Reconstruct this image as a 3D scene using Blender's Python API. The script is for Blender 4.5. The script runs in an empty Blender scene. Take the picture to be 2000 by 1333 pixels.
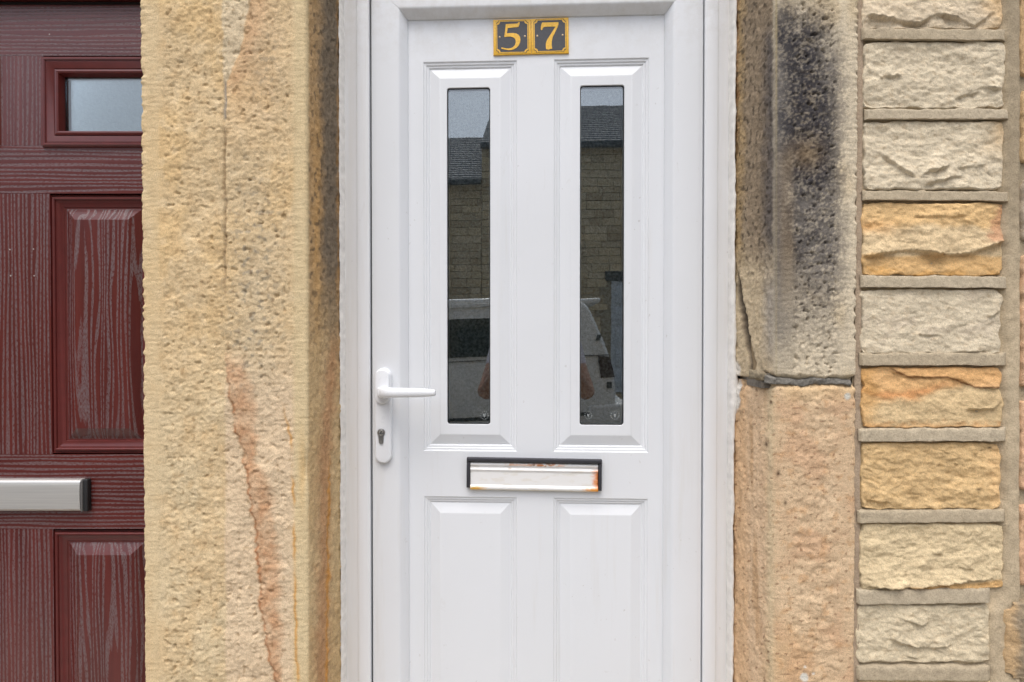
import bpy, bmesh, math, random
import numpy as np
from mathutils import Matrix, Vector, Euler

R = math.radians
SC = bpy.context.scene
COL = SC.collection

# ------------------------------------------------------------------ camera
F = 1111.0                       # focal length in pixels of a 2000 px wide picture
CAM = Vector((0.0, -1.10, 1.40))
YAW, PITCH = R(2.4), R(0.66)
cam_d = bpy.data.cameras.new('camera')
cam_d.sensor_width = 36.0
cam_d.lens = 36.0 * F / 2000.0
cam_d.clip_start = 0.02
cam_d.clip_end = 400
cam_o = bpy.data.objects.new('camera', cam_d)
cam_o.location = CAM
cam_o.rotation_euler = (R(90) - PITCH, 0, YAW)
COL.objects.link(cam_o)
SC.camera = cam_o

# ------------------------------------------------------------------ sky, sun, exposure
SUN_EL, SUN_AZ = R(66), R(8)      # the sun stands high behind the photographer, behind cloud
w = bpy.data.worlds.new('World'); SC.world = w; w.use_nodes = True
nt = w.node_tree; nt.nodes.clear()
o_ = nt.nodes.new('ShaderNodeOutputWorld'); bg = nt.nodes.new('ShaderNodeBackground')
sky = nt.nodes.new('ShaderNodeTexSky'); sky.sky_type = 'NISHITA'; sky.sun_disc = False
sky.sun_elevation = SUN_EL; sky.sun_rotation = R(180) + SUN_AZ
sky.air_density = 1.0; sky.dust_density = 4.0; sky.ozone_density = 1.0
hs = nt.nodes.new('ShaderNodeHueSaturation'); hs.inputs['Saturation'].default_value = 0.54
nt.links.new(sky.outputs[0], hs.inputs['Color']); nt.links.new(hs.outputs[0], bg.inputs[0])
bg.inputs[1].default_value = 0.15
nt.links.new(bg.outputs[0], o_.inputs[0])
sl = bpy.data.lights.new('sun', 'SUN'); sl.energy = 0.55; sl.angle = R(40); sl.color = (1, 0.98, 0.955)
so = bpy.data.objects.new('sun', sl); COL.objects.link(so)
dir_to_sun = Vector((math.sin(-SUN_AZ) * math.cos(SUN_EL), -math.cos(SUN_AZ) * math.cos(SUN_EL), math.sin(SUN_EL)))
so.rotation_euler = (-dir_to_sun).to_track_quat('-Z', 'Y').to_euler()
so.location = (0, -5, 8)
SC.view_settings.view_transform = 'Standard'
SC.view_settings.look = 'None'
SC.view_settings.exposure = 0.85
SC.view_settings.gamma = 1
SC.cycles.use_denoising = True
SC.cycles.max_bounces = 8
SC.cycles.sample_clamp_indirect = 6

# ------------------------------------------------------------------ helpers
random.seed(5)
DOOR_Y = 0.15
YFR = DOOR_Y - 0.03          # plane where the frame meets the stone
RNG = np.random.default_rng(11)
ROT = cam_o.rotation_euler.to_matrix()
ROT_NP = np.array(ROT)

def W(px, py, Y):
    """point of the plane y = Y (metres) that a measured position of the photograph stands for"""
    d = ROT @ Vector(((px - 1000) / F, -(py - 666.5) / F, -1))
    t = (Y - CAM.y) / d.y
    return CAM + d * t
def WX(px, Y, py=653): return W(px, py, Y).x
def WZ(py, px, Y): return W(px, py, Y).z
def PX(V):
    """measured position (n,2) of world points (n,3)"""
    L = (V - np.array(CAM)) @ ROT_NP
    return np.stack([1000 + F * L[:, 0] / -L[:, 2], 666.5 - F * L[:, 1] / -L[:, 2]], 1)

def lin(c):
    c = np.asarray(c, float) / 255.0
    return np.where(c <= 0.04045, c / 12.92, ((c + 0.055) / 1.055) ** 2.4)

XF, XG = WX(667, YFR), WX(1436, YFR)     # where the stone meets the frame, left and right
_perm = RNG.permutation(512)
_perm = np.concatenate([_perm, _perm, _perm])
_ang = RNG.random(512) * 2 * np.pi
_gx, _gy = np.cos(_ang), np.sin(_ang)
def perlin(x, y, seed=0):
    x = np.asarray(x, float) + seed * 17.37; y = np.asarray(y, float) + seed * 9.71
    xi = np.floor(x).astype(int); yi = np.floor(y).astype(int)
    xf = x - xi; yf = y - yi
    u = xf * xf * xf * (xf * (xf * 6 - 15) + 10); v = yf * yf * yf * (yf * (yf * 6 - 15) + 10)
    def g(ix, iy, dx, dy):
        h = _perm[(_perm[ix & 511] + iy) & 511]
        return _gx[h] * dx + _gy[h] * dy
    a = g(xi, yi, xf, yf); b = g(xi + 1, yi, xf - 1, yf)
    c = g(xi, yi + 1, xf, yf - 1); d = g(xi + 1, yi + 1, xf - 1, yf - 1)
    return ((a + u * (b - a)) * (1 - v) + (c + u * (d - c)) * v) * 1.5
def fbm(x, y, seed=0, o=4, gain=0.5):
    s = 0; a = 1; f = 1
    for i in range(o):
        s = s + a * perlin(x * f, y * f, seed + i * 3); a *= gain; f *= 2.03
    return s
def sst(a, b, x):
    t = np.clip((x - a) / (b - a), 0, 1)
    return t * t * (3 - 2 * t)
def mixc(c, k, m):
    m = np.clip(m, 0, 1)[:, None]
    return c * (1 - m) + lin(k)[None, :] * m
def curve(xs, ys, x): return np.interp(x, xs, ys)

def mesh_np(name, V, Fq, mat, parent=None, col=None, smooth=True):
    me = bpy.data.meshes.new(name)
    V = np.asarray(V, np.float32); Fq = np.asarray(Fq, np.int32)
    k = Fq.shape[1]
    me.vertices.add(len(V)); me.vertices.foreach_set('co', V.ravel())
    me.loops.add(Fq.size); me.loops.foreach_set('vertex_index', Fq.ravel())
    me.polygons.add(len(Fq))
    me.polygons.foreach_set('loop_start', np.arange(0, Fq.size, k, dtype=np.int32))
    me.polygons.foreach_set('loop_total', np.full(len(Fq), k, np.int32))
    me.polygons.foreach_set('use_smooth', np.full(len(Fq), smooth))
    if col is not None:
        at = me.color_attributes.new('Col', 'FLOAT_COLOR', 'POINT')
        c = np.ones((len(V), 4), np.float32); c[:, :3] = col
        at.data.foreach_set('color', c.ravel())
    me.update(calc_edges=True); me.validate()
    return link(name, me, mat, parent)

def link(name, me, mat=None, parent=None):
    o = bpy.data.objects.new(name, me)
    if mat is not None: me.materials.append(mat)
    COL.objects.link(o)
    if parent is not None: o.parent = parent
    return o
def bm_obj(name, bm, mat, parent=None, smooth=False, normals=True):
    if normals: bmesh.ops.recalc_face_normals(bm, faces=bm.faces)
    me = bpy.data.meshes.new(name); bm.to_mesh(me); bm.free()
    if smooth:
        me.polygons.foreach_set('use_smooth', [True] * len(me.polygons))
    o = link(name, me, mat, parent)
    if smooth: me.set_sharp_from_angle(angle=R(32))
    return o
def empty(name, loc=(0, 0, 0), rot=(0, 0, 0)):
    o = bpy.data.objects.new(name, None); o.location = loc; o.rotation_euler = rot
    o.empty_display_size = 0.1
    COL.objects.link(o); return o
def tag(o, label=None, cat=None, group=None, kind=None):
    if label: o['label'] = label
    if cat: o['category'] = cat
    if group: o['group'] = group
    if kind: o['kind'] = kind
    return o
def rel(o, parent):
    """parent a mesh whose vertices are in world space"""
    o.parent = parent
    if parent.parent is None:
        o.matrix_parent_inverse = Matrix.LocRotScale(parent.location, parent.rotation_euler, None).inverted()
    return o                      # below the first level the parent mesh is itself in world space

def add_box(bm, x0, x1, y0, y1, z0, z1, bev=0.0, seg=2):
    r = bmesh.ops.create_cube(bm, size=1)
    vs = r['verts']
    for v in vs:
        v.co = Vector(((x0 + x1) / 2 + v.co.x * (x1 - x0), (y0 + y1) / 2 + v.co.y * (y1 - y0), (z0 + z1) / 2 + v.co.z * (z1 - z0)))
    if bev > 0:
        es = list({e for v in vs for e in v.link_edges})
        bmesh.ops.bevel(bm, geom=es, offset=bev, segments=seg, affect='EDGES', profile=0.5)
def box(name, mat, parent, x0, x1, y0, y1, z0, z1, bev=0.0, seg=2):
    bm = bmesh.new(); add_box(bm, x0, x1, y0, y1, z0, z1, bev, seg)
    return bm_obj(name, bm, mat, parent, smooth=bev > 0)
def add_prism(bm, pts, y0, y1):
    """outline pts (x,z) from y0 to y1"""
    a = [bm.verts.new((x, y0, z)) for x, z in pts]; b = [bm.verts.new((x, y1, z)) for x, z in pts]
    n = len(pts)
    bm.faces.new(a); bm.faces.new(b[::-1])
    for i in range(n):
        bm.faces.new((a[i], b[i], b[(i + 1) % n], a[(i + 1) % n]))
def prism(name, mat, parent, pts, y0, y1, bev=0.0, seg=2, smooth=None):
    bm = bmesh.new(); add_prism(bm, pts, y0, y1)
    bmesh.ops.recalc_face_normals(bm, faces=bm.faces)
    if bev > 0:
        es = [e for e in bm.edges if abs(e.verts[0].co.y - min(y0, y1)) < 1e-7 and abs(e.verts[1].co.y - min(y0, y1)) < 1e-7]
        bmesh.ops.bevel(bm, geom=es, offset=bev, segments=seg, affect='EDGES', profile=0.5)
    return bm_obj(name, bm, mat, parent, smooth=(bev > 0 if smooth is None else smooth))
def rrect(x0, x1, z0, z1, r, n=6):
    p = []
    for cx, cz, a0 in ((x1 - r, z1 - r, 0), (x0 + r, z1 - r, 90), (x0 + r, z0 + r, 180), (x1 - r, z0 + r, 270)):
        for i in range(n + 1):
            a = R(a0 + 90 * i / n); p.append((cx + r * math.cos(a), cz + r * math.sin(a)))
    return p
def circ(cx, cz, r, n=24): return [(cx + r * math.cos(2 * math.pi * i / n), cz + r * math.sin(2 * math.pi * i / n)) for i in range(n)]

def loops_mesh(name, mat, parent, loops, close_last=True, smooth=True):
    """nested closed loops of equal length, bridged one to the next"""
    bm = bmesh.new()
    L = [[bm.verts.new(p) for p in lp] for lp in loops]
    n = len(L[0])
    for a, b in zip(L, L[1:]):
        for i in range(n):
            bm.faces.new((a[i], a[(i + 1) % n], b[(i + 1) % n], b[i]))
    if close_last: bm.faces.new(L[-1])
    # every loop wound alike and facing -y
    o = bm_obj(name, bm, mat, parent, smooth=False, normals=False)
    me = o.data
    if me.polygons[len(me.polygons) - 1].normal.y > 0 and close_last: me.flip_normals()
    if smooth:
        me.polygons.foreach_set('use_smooth', [True] * len(me.polygons)); me.set_sharp_from_angle(angle=R(20))
    return o

# ------------------------------------------------------------------ materials
def M(name):
    m = bpy.data.materials.new(name); m.use_nodes = True
    nt = m.node_tree; nt.nodes.clear()
    out = nt.nodes.new('ShaderNodeOutputMaterial'); p = nt.nodes.new('ShaderNodeBsdfPrincipled')
    nt.links.new(p.outputs[0], out.inputs[0])
    return m, nt, p
class N:
    """terse node building"""
    def __init__(s, nt): s.nt = nt
    def __call__(s, t, **kw):
        n = s.nt.nodes.new('ShaderNode' + t)
        for k, v in kw.items():
            if k in n.inputs.keys():
                if isinstance(v, bpy.types.NodeSocket): s.nt.links.new(v, n.inputs[k])
                else: n.inputs[k].default_value = v
            else: setattr(n, k, v)
        return n
    def math(s, op, a, b=0.0, c=0.0):
        n = s.nt.nodes.new('ShaderNodeMath'); n.operation = op
        for i, v in enumerate((a, b, c)):
            if isinstance(v, bpy.types.NodeSocket): s.nt.links.new(v, n.inputs[i])
            else: n.inputs[i].default_value = v
        return n.outputs[0]
    def ramp(s, f, stops):
        n = s.nt.nodes.new('ShaderNodeValToRGB'); s.nt.links.new(f, n.inputs[0])
        el = n.color_ramp.elements
        while len(el) < len(stops): el.new(0.5)
        for e, (p, c) in zip(el, stops):
            e.position = p; e.color = (c[0], c[1], c[2], 1) if not isinstance(c, (int, float)) else (c, c, c, 1)
        return n.outputs[0]
    def mix(s, f, a, b, mode='MIX'):
        n = s.nt.nodes.new('ShaderNodeMix'); n.data_type = 'RGBA'; n.blend_type = mode
        for i, v in ((0, f), (6, a), (7, b)):
            if isinstance(v, bpy.types.NodeSocket): s.nt.links.new(v, n.inputs[i])
            elif i == 0: n.inputs[0].default_value = v
            else: n.inputs[i].default_value = (v[0], v[1], v[2], 1)
        return n.outputs[2]
    def noise(s, vec, scale, detail=4, rough=0.55, dist=0.0):
        n = s('TexNoise', Scale=scale, Detail=detail, Roughness=rough, Distortion=dist)
        if vec is not None: s.nt.links.new(vec, n.inputs['Vector'])
        return n.outputs[0]
    def mapping(s, vec, scale=(1, 1, 1), loc=(0, 0, 0)):
        n = s('Mapping'); s.nt.links.new(vec, n.inputs[0]); n.inputs['Scale'].default_value = scale; n.inputs['Location'].default_value = loc
        return n.outputs[0]

def mat_stone(name, bump=0.5, scale=520, var=0.22):
    m, nt, p = M(name); n = N(nt)
    at = n('VertexColor', layer_name='Col').outputs[0]
    oc = n('TexCoord').outputs['Object']
    g1 = n.noise(oc, scale, 3, 0.7); g2 = n.noise(oc, 60, 4, 0.6)
    f1 = n.ramp(g1, [(0.28, 1 - var * 1.5), (0.5, 1.0), (0.74, 1 + var)])
    f2 = n.ramp(g2, [(0.3, 0.9), (0.7, 1.09)])
    hv = n('HueSaturation', Color=at, Saturation=0.93)
    c = n.mix(1.0, hv.outputs[0], f1, 'MULTIPLY'); c = n.mix(1.0, c, f2, 'MULTIPLY')
    nt.links.new(c, p.inputs['Base Color'])
    p.inputs['Roughness'].default_value = 0.94; p.inputs['Specular IOR Level'].default_value = 0.15
    h = n.math('ADD', n.math('MULTIPLY', g1, 0.6), n.math('MULTIPLY', n.noise(oc, 190, 4, 0.6), 1.0))
    b = n('Bump', Strength=bump, Distance=0.0016, Height=h)
    nt.links.new(b.outputs[0], p.inputs['Normal'])
    return m
STONE = mat_stone('sandstone', 0.8)
MORTAR = mat_stone('lime_mortar', 0.75, 420, 0.2)

def mat_upvc(name, base=(0.735, 0.757, 0.785), rough=0.42, dirt=0.5, edge=False):
    m, nt, p = M(name); n = N(nt)
    oc = n('TexCoord').outputs['Object']
    big = n.noise(oc, 3.2, 3, 0.5)
    c = n.ramp(big, [(0.3, (base[0] * 0.965, base[1] * 0.965, base[2] * 0.96)), (0.7, base)])
    streak = n.noise(n.mapping(oc, (26, 26, 1.6)), 1.0, 5, 0.65)
    sm = n.ramp(streak, [(0.60, 0.0), (0.80, 1.0)])
    c = n.mix(n.math('MULTIPLY', sm, 0.30 * dirt), c, (0.52, 0.47, 0.38))
    sz = n('SeparateXYZ'); nt.links.new(oc, sz.inputs[0])
    # rain-washed grime: thicker under the head, and for the frame along the stone
    hi = n('MapRange', Value=sz.outputs['Z']); hi.inputs[1].default_value = 1.95; hi.inputs[2].default_value = 2.16
    sm2 = n.ramp(n.noise(oc, 38, 5, 0.7), [(0.42, 0.0), (0.70, 1.0)])
    c = n.mix(n.math('MULTIPLY', n.math('MULTIPLY', hi.outputs[0], sm2), 0.34 * min(1, dirt * 2)), c, (0.42, 0.38, 0.31))
    sc_ = n.ramp(n.noise(n.mapping(oc, (1, 1, 0.3)), 22, 4, 0.75, 1.5), [(0.66, 0.0), (0.72, 1.0)])
    c = n.mix(n.math('MULTIPLY', sc_, 0.12 * dirt), c, (0.40, 0.36, 0.30))
    if edge:
        ax = n('MapRange', Value=n.math('ABSOLUTE', n.math('SUBTRACT', sz.outputs['X'], (XF + XG) / 2))); ax.inputs[1].default_value = (XG - XF) / 2 - 0.040; ax.inputs[2].default_value = (XG - XF) / 2 - 0.004
        en = n.ramp(n.noise(n.mapping(oc, (60, 60, 4)), 1.0, 4, 0.6), [(0.3, 0.25), (0.7, 1.0)])
        c = n.mix(n.math('MULTIPLY', n.math('MULTIPLY', ax.outputs[0], en), 0.55), c, (0.58, 0.52, 0.43))
    spot = n.noise(oc, 95, 2, 0.5)
    gate = n.ramp(n.noise(oc, 9, 2, 0.5), [(0.52, 0.0), (0.66, 1.0)])
    sp = n.math('MULTIPLY', n.ramp(spot, [(0.70, 0.0), (0.76, 1.0)]), gate)
    c = n.mix(n.math('MULTIPLY', sp, 0.45 * dirt), c, (0.30, 0.27, 0.22))
    nt.links.new(c, p.inputs['Base Color'])
    nt.links.new(n.ramp(n.noise(oc, 14, 4, 0.6), [(0.3, rough), (0.7, rough + 0.12)]), p.inputs['Roughness'])
    b = n('Bump', Strength=0.05, Distance=0.001, Height=n.noise(oc, 60, 3, 0.5))
    nt.links.new(b.outputs[0], p.inputs['Normal'])
    return m
UPVC = mat_upvc('white_upvc', dirt=0.75)
UPVC_FRAME = mat_upvc('white_upvc_frame', (0.76, 0.775, 0.795), 0.36, 0.8, True)
UPVC_CLEAN = mat_upvc('white_coated_handle', (0.79, 0.81, 0.84), 0.22, 0.1)

def plain(name, col, rough=0.5, metal=0.0, spec=0.5, bump=0.0, scale=200, var=0.1):
    m, nt, p = M(name); n = N(nt)
    oc = n('TexCoord').outputs['Object']
    g = n.noise(oc, scale, 4, 0.6)
    f = n.ramp(g, [(0.3, 1 - var), (0.7, 1 + var)])
    c = n.mix(1.0, tuple(col), f, 'MULTIPLY')
    nt.links.new(c, p.inputs['Base Color'])
    p.inputs['Roughness'].default_value = rough; p.inputs['Metallic'].default_value = metal
    p.inputs['Specular IOR Level'].default_value = spec
    if bump > 0:
        b = n('Bump', Strength=bump, Distance=0.002, Height=g); nt.links.new(b.outputs[0], p.inputs['Normal'])
    return m
GASKET = plain('black_gasket', (0.012, 0.012, 0.013), 0.6)
SEAM = plain('seam_grey', (0.10, 0.10, 0.10), 0.8)
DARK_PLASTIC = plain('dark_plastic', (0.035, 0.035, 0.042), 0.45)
GOLD = plain('gold_paint', (0.82, 0.47, 0.045), 0.42, 0.0, 0.5, 0.1, 300, 0.16)
TILE = plain('slate_tile', (0.045, 0.047, 0.055), 0.45, var=0.15)
LINE = plain('brown_line', (0.10, 0.055, 0.02), 0.6)
STEEL = plain('lock_steel', (0.42, 0.42, 0.42), 0.3, 1.0)
KEYHOLE = plain('keyway', (0.01, 0.01, 0.01), 0.8)
SPACER = plain('aluminium_spacer', (0.30, 0.33, 0.34), 0.4, 0.6)
ETCH = plain('etched_glass', (0.34, 0.37, 0.37), 0.8)
SEALANT = plain('sealant', (0.74, 0.72, 0.68), 0.6, bump=0.12, scale=60, var=0.12)
PAINT = plain('paint_splash', (0.70, 0.69, 0.66), 0.6)

def mat_attr(name, rough=0.3, spec=0.5):
    m, nt, p = M(name); n = N(nt)
    nt.links.new(n('VertexColor', layer_name='Col').outputs[0], p.inputs['Base Color'])
    p.inputs['Roughness'].default_value = rough; p.inputs['Specular IOR Level'].default_value = spec
    return m
FLAP = mat_attr('rust_stained_white', 0.25)

def mat_glass(name, refl=0.10, tint=(0.72, 0.78, 0.78), rough=0.0, wave=0.0):
    m = bpy.data.materials.new(name); m.use_nodes = True; nt = m.node_tree; nt.nodes.clear(); n = N(nt)
    out = n('OutputMaterial')
    tr = n('BsdfTransparent'); tr.inputs[0].default_value = (*tint, 1)
    gl = n('BsdfGlossy'); gl.inputs['Roughness'].default_value = rough; gl.inputs[0].default_value = (0.93, 0.97, 1.0, 1)
    lw = n('Fresnel'); lw.inputs[0].default_value = 1.5
    fac = n.math('ADD', n.math('MULTIPLY', lw.outputs[0], 1.0), refl - 0.04)
    if wave:
        b = n('Bump', Strength=wave, Distance=0.001, Height=n.noise(n('TexCoord').outputs['Object'], 9, 2, 0.5))
        nt.links.new(b.outputs[0], gl.inputs['Normal'])
    mx = n('MixShader'); nt.links.new(fac, mx.inputs[0]); nt.links.new(tr.outputs[0], mx.inputs[1]); nt.links.new(gl.outputs[0], mx.inputs[2])
    nt.links.new(mx.outputs[0], out.inputs[0])
    return m
GLASS = mat_glass('clear_outer_glass', 0.14, (0.9, 0.94, 0.94), 0.008, 0.07)
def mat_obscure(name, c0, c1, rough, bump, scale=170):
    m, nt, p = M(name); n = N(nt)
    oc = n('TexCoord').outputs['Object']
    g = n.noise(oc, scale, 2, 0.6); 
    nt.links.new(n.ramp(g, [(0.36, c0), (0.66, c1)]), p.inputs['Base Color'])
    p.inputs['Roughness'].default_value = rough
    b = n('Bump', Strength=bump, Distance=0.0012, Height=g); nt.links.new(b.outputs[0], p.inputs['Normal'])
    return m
OBSCURE = mat_obscure('stippled_inner_glass', (0.024, 0.028, 0.028), (0.15, 0.16, 0.155), 0.35, 0.9)  # base colour lightened to lay a painted haze over the reflections
OBSCURE_PALE = mat_obscure('pale_frosted_glass', (0.27, 0.28, 0.275), (0.32, 0.33, 0.325), 0.4, 0.6, 160)

def mat_wood(name, along='z', lines=95.0, warp=3.0, cath=0.0):
    m, nt, p = M(name); n = N(nt)
    oc = n('TexCoord').outputs['Object']
    sx = n('SeparateXYZ'); nt.links.new(oc, sx.inputs[0])
    sc = (1, 1, 0.07) if along == 'z' else (0.07, 1, 1)
    st = n.mapping(oc, sc)
    a = sx.outputs['X'] if along == 'z' else sx.outputs['Z']
    n1 = n.noise(st, 16, 2, 0.5); n2 = n.noise(st, 70, 2, 0.5)
    v = n.math('ADD', n.math('MULTIPLY', a, lines), n.math('MULTIPLY', n1, warp))
    v = n.math('ADD', v, n.math('MULTIPLY', n2, 0.8))
    saw = n.math('FRACT', v)
    tri = n.math('ABSOLUTE', n.math('SUBTRACT', saw, 0.5))          # 0 at the line, 0.5 between
    wid = n.math('MULTIPLY', n.noise(st, 30, 3, 0.6), 0.46)
    line = n.math('SUBTRACT', wid, tri)
    line = n('MapRange', Value=line); line.inputs[1].default_value = -0.03; line.inputs[2].default_value = 0.07
    line = line.outputs[0]
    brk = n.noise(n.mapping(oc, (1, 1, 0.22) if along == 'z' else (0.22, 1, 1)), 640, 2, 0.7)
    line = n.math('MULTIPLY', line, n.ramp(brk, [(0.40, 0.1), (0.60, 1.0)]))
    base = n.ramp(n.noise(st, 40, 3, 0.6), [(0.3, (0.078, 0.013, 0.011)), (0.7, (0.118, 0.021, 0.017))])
    c = n.mix(n.math('MULTIPLY', line, 0.82), base, (0.165, 0.132, 0.136))  # grey of the grain lines includes sky reflection put in as colour
    nt.links.new(c, p.inputs['Base Color'])
    nt.links.new(n.ramp(line, [(0, 0.24), (1, 0.45)]), p.inputs['Roughness'])
    b = n('Bump', Strength=0.35, Distance=0.0008, Height=n.math('SUBTRACT', 1.0, line)); nt.links.new(b.outputs[0], p.inputs['Normal'])
    return m
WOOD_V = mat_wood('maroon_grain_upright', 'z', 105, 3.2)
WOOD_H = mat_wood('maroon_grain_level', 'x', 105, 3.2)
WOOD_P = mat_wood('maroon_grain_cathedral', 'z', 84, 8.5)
WOOD_S = plain('maroon_smooth', (0.105, 0.017, 0.015), 0.30, var=0.12, scale=40)
def mat_brushed():
    m, nt, p = M('brushed_steel'); n = N(nt)
    oc = n('TexCoord').outputs['Object']
    g = n.noise(n.mapping(oc, (4, 300, 300)), 1.0, 3, 0.6)
    nt.links.new(n.ramp(g, [(0.3, (0.60, 0.59, 0.57)), (0.7, (0.72, 0.71, 0.68))]), p.inputs['Base Color'])
    p.inputs['Metallic'].default_value = 0.75; p.inputs['Roughness'].default_value = 0.45
    return m
BRUSHED = mat_brushed()

# ================================================================== THE GROUND (the street climbs towards +x)
SLOPE = 0.052
def sloped(name, mat, x0, x1, y0, y1, z, kind='structure', thick=0.0):
    bm = bmesh.new()
    if thick:
        add_box(bm, x0, x1, y0, y1, z - thick, z, 0.012)
    else:
        vs = [bm.verts.new(c) for c in ((x0, y0, z), (x1, y0, z), (x1, y1, z), (x0, y1, z))]; bm.faces.new(vs)
    for v in bm.verts: v.co.z += SLOPE * v.co.x
    return tag(bm_obj(name, bm, mat, None), kind=kind)
ASPHALT = plain('asphalt', (0.10, 0.10, 0.098), 0.9, bump=0.6, scale=160, var=0.3)
FLAG = plain('paving_stone', (0.36, 0.345, 0.315), 0.9, bump=0.3, scale=90, var=0.18)
KERB = plain('kerb_stone', (0.26, 0.25, 0.23), 0.9, bump=0.3, scale=70, var=0.18)
GROUND = plain('far_ground', (0.10, 0.10, 0.085), 0.95, scale=3)
g = sloped('ground', GROUND, -60, 60, -60, 60, -0.14)
road = sloped('road', ASPHALT, -40, 40, -8.2, -1.95, -0.12)
pave = sloped('pavement', FLAG, -40, 40, -1.8, 0.6, 0.0)
for i in range(14):                                   # flags of the near pavement
    for j in range(3):
        sl_ = sloped('paving_slab', FLAG, -4.2 + i * 0.6 + 0.004, -4.2 + i * 0.6 + 0.592, -1.79 + j * 0.56, -1.79 + j * 0.56 + 0.552, 0.012, None, 0.05)
        sl_.parent = pave
sloped('kerb', KERB, -40, 40, -1.95, -1.8, 0.005, 'structure', 0.2)
sloped('far_kerb', KERB, -40, 40, -8.35, -8.2, 0.005, 'structure', 0.2)
sloped('far_pavement', FLAG, -40, 40, -9.9, -8.35, 0.0)

# ================================================================== STONE SURFACES
ZT, ZB = 2.30, 0.06          # stretch of wall that is modelled in relief

def jamb(name, parent, prof, z0, z1, step, hfun, cfun, cap_lo=True, cap_hi=True, mat=None, wob=None):
    """relief surface over an upright profile of (x, y) points running from the door reveal round to the other side"""
    P = np.array(prof, float)
    seg = np.linalg.norm(np.diff(P, axis=0), axis=1); cum = np.concatenate([[0], np.cumsum(seg)])
    n = int(cum[-1] / step) + 1
    s = np.linspace(0, cum[-1], n)
    x = np.interp(s, cum, P[:, 0]); y = np.interp(s, cum, P[:, 1])
    for _ in range(3):                                   # soften the arrises
        xs = x.copy(); ys = y.copy()
        xs[1:-1] = (x[:-2] + x[1:-1] * 2 + x[2:]) / 4; ys[1:-1] = (y[:-2] + y[1:-1] * 2 + y[2:]) / 4
        x, y = xs, ys
    tx = np.gradient(x); ty = np.gradient(y)
    for _ in range(3):
        tx[1:-1] = (tx[:-2] + tx[1:-1] + tx[2:]) / 3; ty[1:-1] = (ty[:-2] + ty[1:-1] + ty[2:]) / 3
    L = np.hypot(tx, ty); nx, ny = ty / L, -tx / L
    if (ny * (seg.max() and 1)).mean() > 0: nx, ny = -nx, -ny
    m = int((z1 - z0) / step) + 1
    z = np.linspace(z0, z1, m)
    Sg, Zg = np.meshgrid(s, z); 
    X = np.broadcast_to(x, Sg.shape).ravel(); Y = np.broadcast_to(y, Sg.shape).ravel(); Z = Zg.ravel()
    NX = np.broadcast_to(nx, Sg.shape).ravel(); NY = np.broadcast_to(ny, Sg.shape).ravel()
    S = Sg.ravel()
    px = PX(np.stack([X, Y, Z], 1))
    h = hfun(S, Z, px[:, 0], px[:, 1], X, Y)
    V = np.stack([X + NX * h, Y + NY * h, Z], 1)
    C = cfun(S, Z, px[:, 0], px[:, 1], h)
    if wob is not None: V[:, 2] += wob(S, Z, z0, z1)
    V = V.reshape(m, n, 3); C = C.reshape(m, n, 3)
    def capped(V, C, end):
        row = V[0 if end == 0 else -1].copy()
        ctr = row.mean(0)
        row2 = row + (np.array([ctr[0], ctr[1] + 0.06, 0]) - np.array([1, 1, 0]) * row) * 0.35
        row2[:, 2] = row[:, 2]
        c = C[0 if end == 0 else -1]
        if end == 0: return np.concatenate([row2[None], V]), np.concatenate([c[None], C])
        return np.concatenate([V, row2[None]]), np.concatenate([C, c[None]])
    if cap_lo: V, C = capped(V, C, 0)
    if cap_hi: V, C = capped(V, C, 1)
    m = V.shape[0]
    idx = np.arange(m * n).reshape(m, n)
    Fq = np.stack([idx[:-1, :-1], idx[:-1, 1:], idx[1:, 1:], idx[1:, :-1]], -1).reshape(-1, 4)
    a, b, c4 = V.reshape(-1, 3)[Fq[len(Fq) // 2][0]], V.reshape(-1, 3)[Fq[len(Fq) // 2][1]], V.reshape(-1, 3)[Fq[len(Fq) // 2][2]]
    nrm = np.cross(b - a, c4 - a)
    k = (len(Fq) // 2) % (n - 1)
    if nrm[0] * nx[k] + nrm[1] * ny[k] < 0: Fq = Fq[:, ::-1]
    return mesh_np(name, V.reshape(-1, 3), Fq, mat or STONE, parent, C.reshape(-1, 3))

def tooled(S, Z, seed, fy=210, fx=34):      # fine comb marks across a drafted margin
    return 0.00055 * perlin(S * fx, Z * fy, seed) + 0.0004 * fbm(S * 160, Z * 160, seed + 4, 2)

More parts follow.
